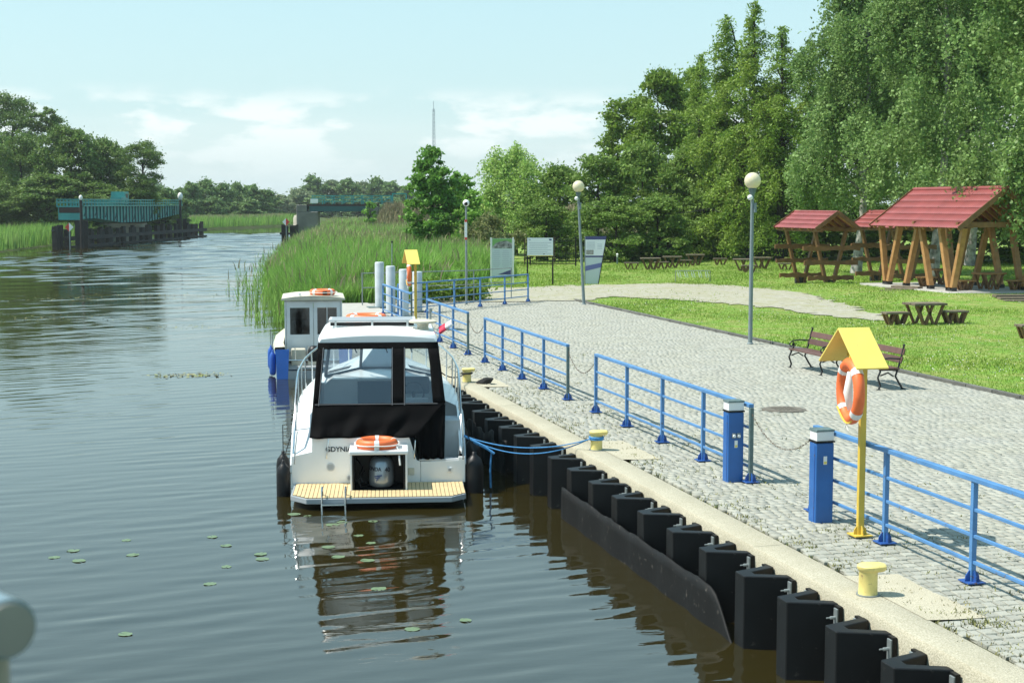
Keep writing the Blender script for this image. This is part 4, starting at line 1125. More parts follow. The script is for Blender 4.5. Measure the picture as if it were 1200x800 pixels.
for j,(m,zo) in enumerate(((M['flagwhite'],.5),(M['flagred'],0))):
    rows=[]
    for i in range(7):
        u=i/6; px_=1.24-.02*u; row=[]
        for k in range(3):
            v=k/2*.5+ (0.5 if j==0 else 0)
            row.append((1.02+.22*v+.015*math.sin(u*6+v)+u*.05,1.68-.08*u+.015*math.sin(u*7),2.56+.16*v-.09*u+.015*math.sin(u*5)))
        rows.append(row)
    MB().grid(rows).build('flag_cloth',m,fs,smooth='all',solid=.004)
# canvas: stern curtain with two clear windows, bagged cloth
def wave_sheet(x0t,x1t,zt,yt,x0b,x1b,zb,yb,nx,nz,amp,seed):
    r=random.Random(seed); ph=[r.uniform(0,6) for _ in range(6)]; rows=[]
    for j in range(nz+1):
        f=j/nz; row=[]
        for i in range(nx+1):
            g=i/nx; x=(x0t+(x1t-x0t)*g)*(1-f)+(x0b+(x1b-x0b)*g)*f
            y=yt+(yb-yt)*f - amp*f*(math.sin(g*23+ph[0]+f*2)*.5+math.sin(g*41+ph[1])*.25+math.sin(f*8+g*9+ph[2])*.35)
            row.append((x,y,zt+(zb-zt)*f))
        rows.append(row)
    return rows
def curt(f):   # point on the stern curtain plane: f 0 top..1 bottom -> y,z
    return .80+(-.045-.80)*f, 2.40+(.90-2.40)*f
zt=2.40
def panel(xl0,xr0,xl1,xr1,z0,z1,amp,seed,name='curtain_panel',m=None,nx=10,nz=8,off=0):
    """panel between two heights; x edges at z0 (top) and z1 (bottom)"""
    yt=.80-.845*(2.40-z0)/1.5; yb=.80-.845*(2.40-z1)/1.5
    return MB().grid(wave_sheet(xl0,xr0,z0,yt+off,xl1,xr1,z1,yb+off,nx,nz,amp,seed))
zw0,zw1=2.30,1.45
cv=thing
c=panel(-.99,1.0,-1.0,1.01,2.40,zw0,.0,1)            # header
c.grid(wave_sheet(-1.0,-.88,zw0,.744,-1.06,-.955,zw1,.265,3,8,.03,2))     # left stile
c.grid(wave_sheet(.225,.455,zw0,.744,.215,.445,zw1,.265,4,8,.02,3))   # middle stile
c.grid(wave_sheet(.84,1.01,zw0,.744,.895,1.10,zw1,.265,4,8,.03,4))     # right stile
c.grid(wave_sheet(-1.06,1.10,zw1,.265,-1.105,.60,.935,-.045,44,14,.085,5))
c.grid(wave_sheet(.46,1.10,1.43,.25,.66,1.07,.57,-.02,16,14,.10,6))
c.build('stern_curtain',M['canvas'],bt,smooth='all',solid=.006)
for x0_,x1_ in ((.24,.23),(.44,.43),(-.90,-.965)):
    pz=[(x0_+(x1_-x0_)*i/6,.80-.845*(2.40-(2.32-.9*i/6))/1.5-.014,2.32-.9*i/6) for i in range(7)]
    MB().tube(pz,.007,5).build('zip',M['seat'],bt)
pz=[(-1.03+i*.2,.80-.845*(2.40-1.44)/1.5-.016,1.44) for i in range(11)]; MB().tube(pz,.006,5).build('seam',M['seat'],bt)
wv=MB().grid(wave_sheet(-.88,.225,zw0,.755,-.955,.215,zw1,.276,8,8,.008,7)).build('clear_window',M['vinyl'],bt,smooth='all')
wv=MB().grid(wave_sheet(.455,.84,zw0,.755,.445,.895,zw1,.276,4,8,.006,8)).build('clear_window',M['vinyl'],bt,smooth='all')
# canvas sides
for s in(-1,1):
    rows=[]
    for f in(0,.25,.5,.75,1):
        row=[]
        for y in(.80,1.2,1.6,2.1,2.6,3.1,3.4):
            yb=y-.62*(1-min(1,(y-.8)/1.2))*1.0
            yy=y+(yb-y)*f; hb,sh=lerp_tab(HULL,max(0,yy)); row.append((s*(.985+.10*f),yy,2.40+(max(1.05,sh)+.09-2.40)*f))
        rows.append(row)
    # the middle of the side is a clear window; cloth above, below and at the ends
    b=MB(); b.grid(rows[:2]); b.grid(rows[3:])
    b.grid([r[:2] for r in rows[1:4]]); b.grid([r[5:] for r in rows[1:4]])
    b.build('side_curtain',M['canvas'],bt,smooth='all',solid=.006)
    b=MB().grid([r[1:6] for r in rows[1:4]]).build('clear_window',M['vinyl'],bt,smooth='all')
# windscreen: three panes in a dark frame leaning forward
zb=1.50
fr=MB()
tops=[(-.88,3.38,2.36),(-.30,3.42,2.37),(.30,3.42,2.37),(.88,3.38,2.36)]; bots=[(-1.0,3.75,zb),(-.36,4.15,zb+.10),(.36,4.15,zb+.10),(1.0,3.75,zb)]
for a,b in zip(tops,bots): fr.bar(a,b,.05,.05)
for l in(tops,bots):
    for a,b in zip(l,l[1:]): fr.bar(a,b,.045,.05)
wf=fr.build('windscreen_frame',M['black'],bt)
for i in range(3): MB().add([tops[i],tops[i+1],bots[i+1],bots[i]],[(0,1,2,3)]).build('windscreen_pane',M['vinyl'],wf)
for x in(-.45,.12,.58): MB().tube([(x,3.38,2.34),(x-.03,3.5,2.12),(x+.03,3.62,1.95)],.014,6).build('wiper',M['black'],bt)
# inside: dash, companionway, helm, seats
MB().prism([(-1.0,1.0),(1.0,1.0),(1.0,1.42),(.85,1.52),(-.85,1.52),(-1.0,1.42)],0,.7,Matrix(((1,0,0),(0,0,1),(0,1,0))),(0,3.15,0)).build('dashboard',M['gelcoat'],bt)
MB().box((0,3.2,.66),(2.0,.06,.95)).build('bulkhead',M['seat'],bt)
MB().box((-.08,3.10,1.02),(.62,.06,.92)).build('companionway_door',M['darkint'],bt)
hw_=MB().torus((.62,2.85,1.30),.19,.016,24,6,Matrix.Rotation(R(65),3,'X')).build('steering_wheel',M['black'],bt,smooth='all')
MB().tube([(.62,3.1,1.2),(.62,2.87,1.29)],.03,8).build('steering_column',M['black'],hw_)
MB().box((.60,3.12,1.40),(.62,.16,.30),rx=R(-20)).build('helm_console',M['seat'],bt,bevel=.03)
MB().box((.60,2.05,.80),(.55,.5,.12)).box((.60,1.82,1.08),(.55,.10,.5)).build('helm_seat',M['gelgrey'],bt,bevel=.03)
MB().box((-.55,1.3,.62),(.9,.55,.14)).box((-.55,1.05,.95),(.95,.12,.6)).build('stern_seat',M['gelgrey'],bt,bevel=.03)
# rails
for s in(-1,1):
    pts=[]; posts=[]
    for i,y in enumerate((.15,.6,1.15,1.7,2.4,3.1,3.8,4.6,5.4,6.1,6.7,7.15)):
        hb,sh=lerp_tab(HULL,y); bowk=max(0,(y-4.5)/2.6); h=(.32 if i==0 else .46 if i==1 else .55 if i==2 else .58)
        p=(s*(hb-.05)*1.0,y+bowk*.25,sh+h); pts.append(p)
        if i>0: posts.append(((s*(hb-.06),y+bowk*.25,sh+.02),p))
    pts=[(s*1.37,.02,lerp_tab(HULL,.02)[1]+.04)]+pts
    rl=MB().tube(pts,.017,8).build('guard_rail',M['chrome'],bt,smooth=True)
    for a,b in posts: MB().tube([a,b],.013,6).build('stanchion',M['chrome'],rl,smooth=True)
# fenders on the boat
def boat_fender(label,x,y,z0,z1,r,m,par_rz=BRZ,origin=BX,lean=0,group='black boat fenders'):
    c,s=math.cos(par_rz),math.sin(par_rz); X=origin[0]+x*c-y*s; Y=origin[1]+x*s+y*c
    t=thing('boat_fender',label,'boat fender',(X,Y,origin[2]+z0),0,group)
    h=z1-z0; pr=[(.001,0),(r*.6,.01),(r*.9,.05),(r,.12),(r,h-.16),(r*.85,h-.07),(r*.45,h-.01),(r*.25,h+.02),(r*.25,h+.06),(.001,h+.07)]
    MB().lathe(pr,18,cap=False).build('body',m,t,smooth='all')
    MB().tube([(0,0,h+.05),(.02*lean,0,h+.5)],.008,5).build('line',M['rope_dark'],t)
boat_fender('black fender on the left stern corner of the cruiser, nearer of two',-1.53,-.02,-.10,.52,.115,M['black'],lean=7)
boat_fender('black fender on the left side of the cruiser, half behind another',-1.58,.65,-.02,.56,.115,M['black'])
boat_fender('fat black fender hanging at the right stern corner of the cruiser',1.56,.05,-.35,.60,.15,M['black'],lean=-8)
boat_fender('black fender between the cruiser and the quay, further forward',1.60,1.3,-.2,.65,.15,M['black'])
# lifebuoys lying on the boat
def boatpt(x,y,z,o=BX,rz=BRZ):
    c,s=math.cos(rz),math.sin(rz); return (o[0]+x*c-y*s,o[1]+x*s+y*c,o[2]+z)
l3=lifebuoy('orange lifebuoy lying on the engine box lid at the cruiser stern',boatpt(-.02,-.33,.89),Matrix.Rotation(BRZ,3,'Z')@Matrix.Rotation(PI/4+.0,3,'Z'),.335,.062)
MB().tube([(.27,-.28,-.02),(.30,-.33,-.10),(.29,-.42,-.2),(.30,-.43,-.30)],.014,6).build('rope_end',M['rope_white'],l3,smooth=True)
l4=lifebuoy('orange lifebuoy lying on the cabin roof behind the solar panel',boatpt(-.22,2.72,2.66),Matrix.Rotation(BRZ,3,'Z'),.37,.062)
# blue mooring line, two strands to the middle bollard
b=MB()
P0=Vector(boatpt(1.40,.25,.90)); P1=Vector((6.82,22.0,.21))
for k,(sg,off) in enumerate(((.17,0),(.27,.03))):
    pts=[P0.lerp(P1+Vector((0,off,0)),i/24)-Vector((0,0,sg*4*(i/24)*(1-i/24))) for i in range(25)]; b.tube(pts,.009,6)
b.torus((6.93,22.05,.225),.107,.016,20,6); b.torus((6.93,22.05,.197),.105,.015,20,6)
b.tube([P0+Vector((.15,-.08,-.1)),P0+Vector((.42,-.2,-.25)),P0+Vector((.40,-.2,-.55)),P0+Vector((.41,-.19,-.85))],.016,6)
b.tube([P0+Vector((.0,0,0)),P0+Vector((.3,-.16,-.16)),P0+Vector((.46,-.24,-.28))],.022,6)
o=b.build('mooring_rope',M['rope_blue'],smooth=True); tag(o,'blue mooring rope from the cruiser stern to the middle bollard','rope')
b=MB(); P0=Vector(boatpt(1.15,5.0,1.45)); P1=Vector((6.80,31.15,.20))
b.tube([P0.lerp(P1,i/10)-Vector((0,0,.1*4*(i/10)*(1-i/10))) for i in range(11)],.013,6)
b.torus((6.88,31.2,.22),.11,.02,20,6)
for k in range(5): b.torus((7.18+.02*k,30.9-.02*k,.05+.02*k),.15-.012*k,.017,18,6)
o=b.build('mooring_rope',M['rope_dark'],smooth=True); tag(o,'black mooring rope coiled beside the bollard at the cruiser rail','rope')

# ------------------------------------------------------------------ small white and blue boat
SO=(4.63,40.1,WZ); SRZ=-R(6.5)
sb=thing('small_cabin_boat','small white and blue cabin boat with twin doors beyond the cruiser','boat',SO,SRZ)
H2=[(0,1.02,.86),(1.0,1.08,.90),(2.4,1.05,.98),(3.6,.82,1.08),(4.6,.42,1.2),(5.1,.05,1.26)]
ys2=[0,.5,1.0,1.7,2.4,3.0,3.6,4.1,4.6,5.1]
rows=[]
for y in ys2:
    hb,sh=lerp_tab(H2,y); bk=max(0,(y-3)/2.1)
    half=[(0,-.3+bk*.3),(hb*.8,-.05+bk*.1),(hb*.94,.25),(hb,sh-.12)]
    rows.append([(-a,y,z) for a,z in half[::-1]]+[(a,y,z) for a,z in half[1:]])
MB().grid(rows).build('hull',M['hullblue'],sb,smooth=True)
for s in(-1,1):
    rows=[]
    for y in ys2:
        hb,sh=lerp_tab(H2,y); rows.append([(s*hb,y,sh-.12),(s*(hb+.03),y,sh-.06),(s*(hb+.01),y,sh),(s*max(0,hb-.25),y,sh+.01),(s*max(0,hb-.25),y,.25)])
    MB().grid(rows).build('gunwale',M['cream'],sb,smooth=True)
MB().prism([(-1.0,.0),(-.70,.0),(-.66,.80),(-1.02,.80)],-.03,.03,Matrix(((1,0,0),(0,0,-1),(0,1,0))),(0,.0,0)).build('transom_quarter',M['hullblue'],sb); MB().prism([(1.0,.0),(.70,.0),(.66,.80),(1.02,.80)],-.03,.03,Matrix(((1,0,0),(0,0,-1),(0,1,0))),(0,.0,0)).build('transom_quarter',M['hullblue'],sb); MB().box((0,.0,.02),(1.42,.05,.40)).build('transom_board',M['platgrey'],sb)
MB().box((0,.9,.28),(1.7,1.8,.05)).build('cockpit_floor',M['platgrey'],sb)
for x in(-.42,.02): MB().box((x,.75,.52),(.38,.4,.45)).build('seat_box',M['cream'],sb,bevel=.02)
MB().lathe([(.14,0),(.17,.08),(.16,.3),(.10,.40),(.001,.42)],16,cap=False).build('outboard_motor',M['black'],sb,smooth='all',loc=(.0,-.02,.48))
MB().tube([(-.68,.05,.50),(.68,.05,.50)],.02,8).tube([(-.5,.05,.5),(-.5,.05,.85)],.015,6).tube([(-.15,.05,.5),(-.15,.05,.88)],.015,6).build('stern_rail',M['chrome'],sb)
# cabin
MB().box((-.77,2.15,1.35),(.04,2.1,1.30)).box((.77,2.15,1.35),(.04,2.1,1.30)).box((0,3.2,1.2),(1.54,.04,.95)).build('cabin_wall',M['smallwhite'],sb)
MB().box((-.77,2.0,1.55),(.05,1.2,.5)).build('side_window',M['window'],sb)
def door(x0,x1,seed):
    d=MB(); y=1.13; z0,z1=.62,2.0; wz0,wz1=1.10,1.84; m=.10
    xm=(x0+x1)/2
    d.box((xm,y,(z0+wz0)/2),(x1-x0,.04,wz0-z0)); d.box((xm,y,(wz1+z1)/2),(x1-x0,.04,z1-wz1))
    d.box((x0+m/2,y,(wz0+wz1)/2),(m,.04,wz1-wz0)); d.box((x1-m/2,y,(wz0+wz1)/2),(m,.04,wz1-wz0))
    o=d.build('door',M['smallwhite'],sb)
    MB().box((xm,y,(wz0+wz1)/2),(x1-x0-2*m,.012,wz1-wz0)).build('door_pane',M['window'],o)
    MB().box((xm,y-.01,(wz0+wz1)/2),(.02,.02,wz1-wz0)).build('glazing_bar',M['smallwhite'],o) if seed else None
    return o
door(-.74,-.005,0); door(.005,.74,1)
MB().box((0,1.16,2.0),(1.58,.06,.06)).box((0,1.18,.55),(1.54,.06,.35)).build('door_frame',M['smallwhite'],sb)
MB().box((-.2,2.6,1.0),(.8,.5,.8)).build('cabin_locker',M['darkint'],sb)
rf=MB()
rf.grid([[(-.88,y,2.05),(-.86,y,2.10),(-.5,y,2.15),(0,y,2.17),(.5,y,2.15),(.86,y,2.10),(.88,y,2.05)] for y in(1.02,1.05,2.0,3.3,3.35)])
rf.grid([[(-.88,1.02,2.05),(0,1.02,2.04),(.88,1.02,2.05)],[(-.88,3.35,2.05),(0,3.35,2.04),(.88,3.35,2.05)]])
rf.grid([[(-.88,1.02,2.05),(-.5,1.02,2.05),(.5,1.02,2.05),(.88,1.02,2.05)],[(-.86,1.021,2.10),(-.5,1.021,2.15),(.5,1.021,2.15),(.86,1.021,2.10)]])
ro=rf.build('roof',M['cream'],sb,smooth=True)
MB().lathe([(.05,0),(.05,.08),(.02,.1)],10,(-.38,1.3,2.15)).build('roof_light',M['whiteplastic'],ro)
MB().lathe([(.06,0),(.07,.05),(.03,.1)],10,(.05,1.5,2.16)).build('roof_vent',M['whiteplastic'],ro)
l5=lifebuoy('orange lifebuoy lying on the roof of the small blue and white boat',boatpt(.26,1.6,2.24,SO,SRZ),Matrix.Rotation(SRZ,3,'Z'),.36,.065)
MB().box((.02,-.375,.0),(.12,.02,.09)).build('black_patch',M['black'],l5)
boat_fender('blue fender on the left side of the small boat, nearer one',-1.12,.75,.02,.66,.09,M['fenderblue'],SRZ,SO,0,'blue boat fenders')
boat_fender('blue fender on the left side of the small boat, farther one',-1.19,1.7,.10,.70,.09,M['fenderblue'],SRZ,SO,0,'blue boat fenders')

# ------------------------------------------------------------------ lily pads
def lily_mesh(seed):
    r=random.Random(seed); b=MB(); n=16; pts=[(0,0,.0)]
    for i in range(n+1):
        a=.12+(2*PI-.24)*i/n; rr=r.uniform(.92,1.05); pts.append((rr*math.cos(a),rr*math.sin(a)*.9,r.uniform(0,.008)))
    b.add(pts,[(0,i,i+1) for i in range(1,n+1)]); return b.mesh('lily_pad',M['lily'])
LM=[lily_mesh(i) for i in range(4)]
ORD=['first','second','third','fourth','fifth','sixth','seventh','eighth','ninth','tenth','eleventh','twelfth']
LP=[(2.74,21.6,.15),(2.27,22.5,.14),(2.45,22.3,.10),(2.9,21.75,.12),(3.35,21.7,.1)]
LQ=[(-.8,20.22,.13),(-.9,20.84,.12),(-1.13,20.5,.11),(-.2,21.31,.1),(-.11,20.39,.12),(.98,21.23,.11),(1.14,20.64,.11),(1.56,20.02,.12),(1.56,19.72,.13),(1.07,19.41,.1),(.82,18.57,.11),(-.19,16.58,.11)]
LR=[(2.81,17.81,.14),(2.55,19.6,.13),(2.9,19.3,.13),(2.5,20.2,.13),(3.0,20.8,.10),(3.1,20.3,.1),(3.55,16.2,.1),(2.9,16.0,.12)]
k=0
for L_,lab,gr in((LP,'small green lily pad floating close under the swim platform','lily pads under the stern'),(LQ,'pale green lily pad on the open water left of the cruiser','lily pads on open water'),(LR,'yellow-green lily pad floating on the dark reflection of the cruiser','lily pads on the reflection')):
    L_=sorted(L_,key=lambda q:(q[0]*.9695-q[1]*.2449)/(q[0]*.2449+q[1]*.9695))
    for q,(x,y,r) in enumerate(L_):
        o=obj('lily_pad',LM[k%4],None,(x,y,WZ+.002)); o.scale=(r*.75,r*.75,1); o.rotation_euler=(0,0,random.uniform(0,6)); tag(o,lab+', '+ORD[q]+' from the left','lily pad',gr); k+=1
# floating weed rafts further out
pts=[]
for cx,cy,sxx,n in((at(222,8242/202)[0],at(222,8242/202)[1],.5,160),(at(130,8242/110)[0],at(130,8242/110)[1],3.0,260),(at(60,8242/135)[0],at(60,8242/135)[1],2.0,90),(at(215,8242/145)[0],at(215,8242/145)[1],1.0,60)):
    for i in range(n): pts.append((cx+random.gauss(0,sxx),cy+random.gauss(0,sxx*.55),random.uniform(.02,.07)))
V=[];F=[]
for i,(x,y,r) in enumerate(pts):
    a=random.uniform(0,6)
    for j in range(4): V.append((x+r*math.cos(a+j*PI/2)*random.uniform(.6,1.2),y+r*math.sin(a+j*PI/2),WZ+.008+random.uniform(0,.02)))
    F.append((4*i,4*i+1,4*i+2,4*i+3))
o=obj('floating_weed',npmesh('floating_weed',np.array(V),np.array(F),M['weed'])); tag(o,kind='stuff')

# ------------------------------------------------------------------ opened swing bridge on the far bank
A=Vector(at(84,158,0)); B=Vector(at(203,204,0)); dv=B-A; L=dv.length; brz=math.atan2(dv.y,dv.x)
sw=thing('swing_bridge','teal green riveted swing bridge turned open along the far bank','bridge',(A.x,A.y,0),brz)
def zrel(f): return 0
top=3.5; rail=4.25
def bot(u): 
    u=u/L
    if u<.12: return 2.2
    if u<.35: return 2.2-(u-.12)/.23*.6
    if u<.62: return 1.6
    if u<.95: return 1.6+(u-.62)/.33*.75
    return 2.35
n=40
for s,nm in((-1,'girder'),(1,'girder')):
    poly=[(i/n*L,bot(i/n*L)) for i in range(n+1)]+[(L,top),(0,top)]
    MB().prism(poly,-.05,.05,Matrix(((1,0,0),(0,0,-1),(0,1,0))),(0,s*1.2,0)).build(nm,M['teal'],sw)
for i in range(1,34):
    u=i/34*L; MB().box((u,-1.31,(bot(u)+top)/2),(.14,.16,top-bot(u))).build('stiffener',M['tealdark'],sw)
for i in range(0,34,3):
    u=(i+.5)/34*L; MB().bar((u,-1.29,bot(u)+.3),(u+.9,-1.29,top-.4),.1,.08).build('brace',M['tealdark'],sw)
MB().box((L/2,-1.32,top+.06),(L,.4,.12)).build('flange',M['teal'],sw)
MB().box((L/2,0,top+.0),(L,2.3,.10)).build('deck',M['rust'],sw)
b=MB()
for i in range(n+1): b.box((i/n*L,-1.35,(top+rail)/2),(.10,.10,rail-top))
for z in(top+.38,rail): b.box((L/2,-1.35,z),(L,.09,.10))
b.build('hand_rail',M['teal'],sw)
b=MB()
for i in range(n+1): b.box((i/n*L,1.35,(top+rail)/2),(.10,.10,rail-top))
for z in(top+.5,rail): b.box((L/2,1.35,z),(L,.09,.10))
b.build('hand_rail',M['teal'],sw)
MB().box((-.08,0,3.12),(.12,2.2,.55)).build('rusty_panel',M['rust'],sw)
MB().box((-.06,0,2.45),(.14,2.4,.72)).box((-.10,0,3.50),(.12,2.7,.14)).build('end_beam',M['teal'],sw)
b=MB()
for i in range(8): b.box((-.1,-1.35+i*2.7/7,(top+rail)/2),(.08,.08,rail-top))
for z in(top+.38,rail): b.box((-.1,0,z),(.08,2.78,.09))
b.build('end_rail',M['teal'],sw)
cb=MB().box((.43*L,0,rail+.2),(1.9,1.6,1.5)).box((.39*L,-.3,rail+.0),(2.2,1.3,.6)).build('machine_house',M['teal'],sw)
MB().box((.43*L,-.81,rail+.45),(.9,.06,.5)).build('window',M['black'],cb)
# round stone pivot pier
pc=Vector(at(146,187))
t=thing('pivot_pier','pale round stone pier carrying the swing bridge','bridge pier',(pc.x,pc.y,WZ),brz)
MB().lathe([(2.7,-.4),(2.55,1.7),(2.85,1.75),(2.85,2.25),(1.6,2.3),(1.5,2.6)],28).build('pier',M['piersand'],t,smooth=True)
# timber guide fence on piles
FA=Vector(at(73,155.5,0)); FB=Vector(at(240,211,0)); fd=FB-FA; FL=fd.length; frz=math.atan2(fd.y,fd.x)
t=thing('timber_guide_fence','dark timber pile guide wall in the water before the swing bridge','guide fence',(FA.x,FA.y,WZ),frz)
rf_=random.Random(3)
u=1.5
while u<FL:
    k=rf_.choice([1,2,2,3])
    for j in range(k):
        h=1.9+rf_.uniform(-.2,.25)
        MB().box((u+j*.55,.0,h/2-.6),(.42,.42,h+1.2)).build('pile',M['pile'],t)
    u+=k*.55+rf_.uniform(.9,2.4)
for z,h in((1.0,.42),(.10,.24)): MB().box((FL/2,-.32,z),(FL,.22,h)).build('waling',M['waling'] if z>1 else M['pile'],t)
for j in range(3): MB().box((-1.2+j*.75,.2,.7),(.5,.5,3.2+.15*j)).build('pile',M['pile'],t)
MB().box((-.4,.2,1.9),(3.4,.12,.12)).build('waling',M['waling'],t)
for px,D,h in((97,157,2.9),(214,203,2.6),(190,200,2.4)):
    p=at(px,D); t=thing('timber_dolphin','dark timber mooring dolphin '+('carrying the left lamp' if px==97 else 'at the right end of the bridge' if px==214 else 'under the right part of the bridge'),'dolphin',(p[0],p[1],WZ))
    for j in range(4): MB().box((j%2*.8-.4,j//2*.8-.4,h/2-.5),(.5,.5,h+1)).build('pile',M['pile'],t)
def blamp(label,px,D,z0,z1,m,r):
    p=at(px,D); t=thing('navigation_lamp',label,'lamp',(p[0],p[1],0))
    MB().tube([(0,0,-.8),(0,0,z1-.25)],.15,8).build('pole',M['pile'],t); MB().sphere((0,0,z1),r,14,10,1.5).build('lamp_head',m,t,smooth='all')
blamp('small pale lamp on a dark pole at the left of the swing bridge',97,154,-1,4.4,M['signwhite'],.19)
blamp('large white oval lamp on a pole at the right end of the swing bridge',213,200,-1,4.75,M['signwhite'],.34)
def diamond(label,px,D,z,flip):
    p=at(px,D); t=thing('channel_sign',label,'river sign',(p[0],p[1],0),ZR)
    MB().box((0,.1,z/2-.6),(.10,.10,z+1.0)).build('post',M['galv'],t)
    s=.45
    for sx_,m in((-1,M['signwhite'] if flip else M['signred']),(1,M['signred'] if flip else M['signwhite'])):
        MB().prism([(0,-s),(sx_*s*.95,0),(0,s)],-.03,.03,Matrix(((1,0,0),(0,0,-1),(0,1,0))),(0,0,z)).build('half_board',m,t)
diamond('red and white diamond river sign on the left timber fence',82.5,153,1.4,False)
diamond('white and red diamond river sign on the pile group by the right pier',336,172,1.7,True)

# ------------------------------------------------------------------ fixed bridge span at the right bank
p0=at(366,176); t=thing('bridge_pier','square old concrete pier of the fixed bridge in the river','bridge pier',(p0[0],p0[1],WZ),ZR+R(4))
MB().box((-.5,1.8,1.4),(2.5,4.2,4.6)).build('pier_shaft',M['pierconc'],t,bevel=.08)
MB().box((-1.15,1.8,4.1),(1.2,4.2,.8)).build('pier_block',M['pierconc'],t,bevel=.06)
MB().lathe([(1.2,-1),(1.2,2.9),(1.05,3.25),(.4,3.4)],20,(-1.2,3.4,0)).build('cutwater',M['piersand'],t,smooth=True)
MB().box((-.5,-.32,2.0),(2.7,.08,.16)).build('ledge',M['pierconc'],t)
t=thing('pile_group','group of dark timber piles standing in front of the right pier','piles',(at(341,174)[0],at(341,174)[1],WZ),ZR)
rp_=random.Random(8)
for i in range(7): MB().box((-.85+i*.28,rp_.uniform(-.6,.6),.0),(.25,.30,4.2+rp_.uniform(-.15,.3))).build('pile',M['pile'],t)
MB().box((0,-.8,1.2),(2.2,.16,.25)).build('waling',M['pile'],t)
bd=thing('road_bridge','teal steel road bridge span from the right pier to the bank','bridge',(p0[0],p0[1],0),ZR+R(3))
MB().box((3.6,2.2,3.62),(8.4,3.6,.28)).build('deck',M['rust'],bd)
MB().box((3.3,.45,3.18),(7.2,.25,.62)).build('girder',M['tealdark'],bd); MB().box((3.3,3.9,3.18),(7.2,.25,.62)).build('girder',M['tealdark'],bd)
for yy in(.3,4.0):
    b=MB()
    for i in range(9): b.box((.1+i*1.15,yy,4.2),(.10,.10,1.0))
    for z in(4.05,4.4,4.72): b.box((4.7,yy,z),(9.4,.07,.09))
    for i in range(8): b.bar((.1+i*1.15,yy,3.8),(.1+(i+1)*1.15,yy,4.7),.05,.05)
    b.build('hand_rail',M['teal'],bd)
MB().box((10.3,.3,4.95),(1.6,.12,.14)).box((9.5,.3,4.3),(.15,.15,1.4)).box((11.1,.3,4.3),(.15,.15,1.4)).build('rail_end_frame',M['teal'],bd)
MB().box((7.2,2.2,1.6),(1.2,4.4,3.6)).build('abutment',M['pierconc'],bd)
MB().box((.3,.2,4.1),(.9,.06,.5)).build('white_plate',M['signwhite'],bd)
MB().box((.7,2.2,2.93),(.9,3.6,.24)).build('bearing_block',M['rust'],bd)
rows=[]
for x_,top_ in ((7.0,.2),(7.9,2.6),(10,3.35),(16,3.4),(40,3.4),(90,3.2)):
    rows.append([Vector(p0[:2]+(0,))+Matrix.Rotation(ZR+R(3),3,'Z')@Vector((x_,y_,z_)) for y_,z_ in ((-6,-.1),(-3.5,top_*.4),(-.5,top_),(5,top_),(8,top_*.4),(11,-.1))])
o=MB().grid(rows).build('road_embankment',M['bank'],smooth='all'); tag(o,kind='structure')

# ------------------------------------------------------------------ lattice mast and cables
p=at(509,1150); t=thing('lattice_mast','slender lattice radio mast far behind the trees','radio mast',(p[0],p[1],0))
b=MB(); Hm=81
for i in range(3):
    a=i*2*PI/3; b.tube([(3.2*math.cos(a),3.2*math.sin(a),0),(1.2*math.cos(a),1.2*math.sin(a),40),(.8*math.cos(a),.8*math.sin(a),Hm-6)],.22,4)
b.build('leg',M['mast'],t)
b=MB()
for k in range(26):
    z=k*2.9; r=3.2-2*z/40 if z<40 else 1.2-.4*(z-40)/35
    for i in range(3):
        a=i*2*PI/3; c2=(i+1)*2*PI/3; b.tube([(r*math.cos(a),r*math.sin(a),z),(r*math.cos(c2),r*math.sin(c2),z+2.9)],.13,3)
b.build('lattice',M['mast'],t)
MB().tube([(0,0,Hm-8),(0,0,Hm)],.2,5).build('antenna',M['mast'],t)
b=MB(); c0=Vector(at(690,97,3.8)); c1=Vector(at(830,100,3.5)); c2=Vector(at(960,98,3.0)); c3=Vector(at(1080,95,3.6))
for a,c in((c0,c1),(c1,c2),(c2,c3)):
    b.tube([a.lerp(c,i/8)-Vector((0,0,.5*4*(i/8)*(1-i/8))) for i in range(9)],.02,4)
o=b.build('overhead_cable',M['wirecol']); tag(o,'thin black overhead cable sagging along the dark trees behind the lawn','cable')

# ------------------------------------------------------------------ railing end beside the photographer
t=thing('bridge_handrail','blurred round metal handrail end close to the camera, lower left','handrail',(0,0,0))
fwd=Vector((math.sin(YAW)*math.cos(PITCH),math.cos(YAW)*math.cos(PITCH),-math.sin(PITCH))); rgt=Vector((math.cos(YAW),-math.sin(YAW),0)); upv=rgt.cross(fwd)
q=Vector((0,0,CAMH))+fwd*1.15+rgt*((9-600)/1750*1.15)-upv*((737-400)/1750*1.15)
d=Vector((-.50,.85,.0)).normalized()
MB().tube([q,q+d*.8],.0235,24).build('rail_tube',M['railhighlight'],t,smooth=True)
MB().tube([q-d*.004,q+d*.001],.0205,24).build('end_cap',M['railnear'],t)
MB().tube([q+d*.04-Vector((.004,0,.020)),q+d*.04-Vector((.004,0,.9))],.022,20).build('post',M['railnear'],t,smooth=True)

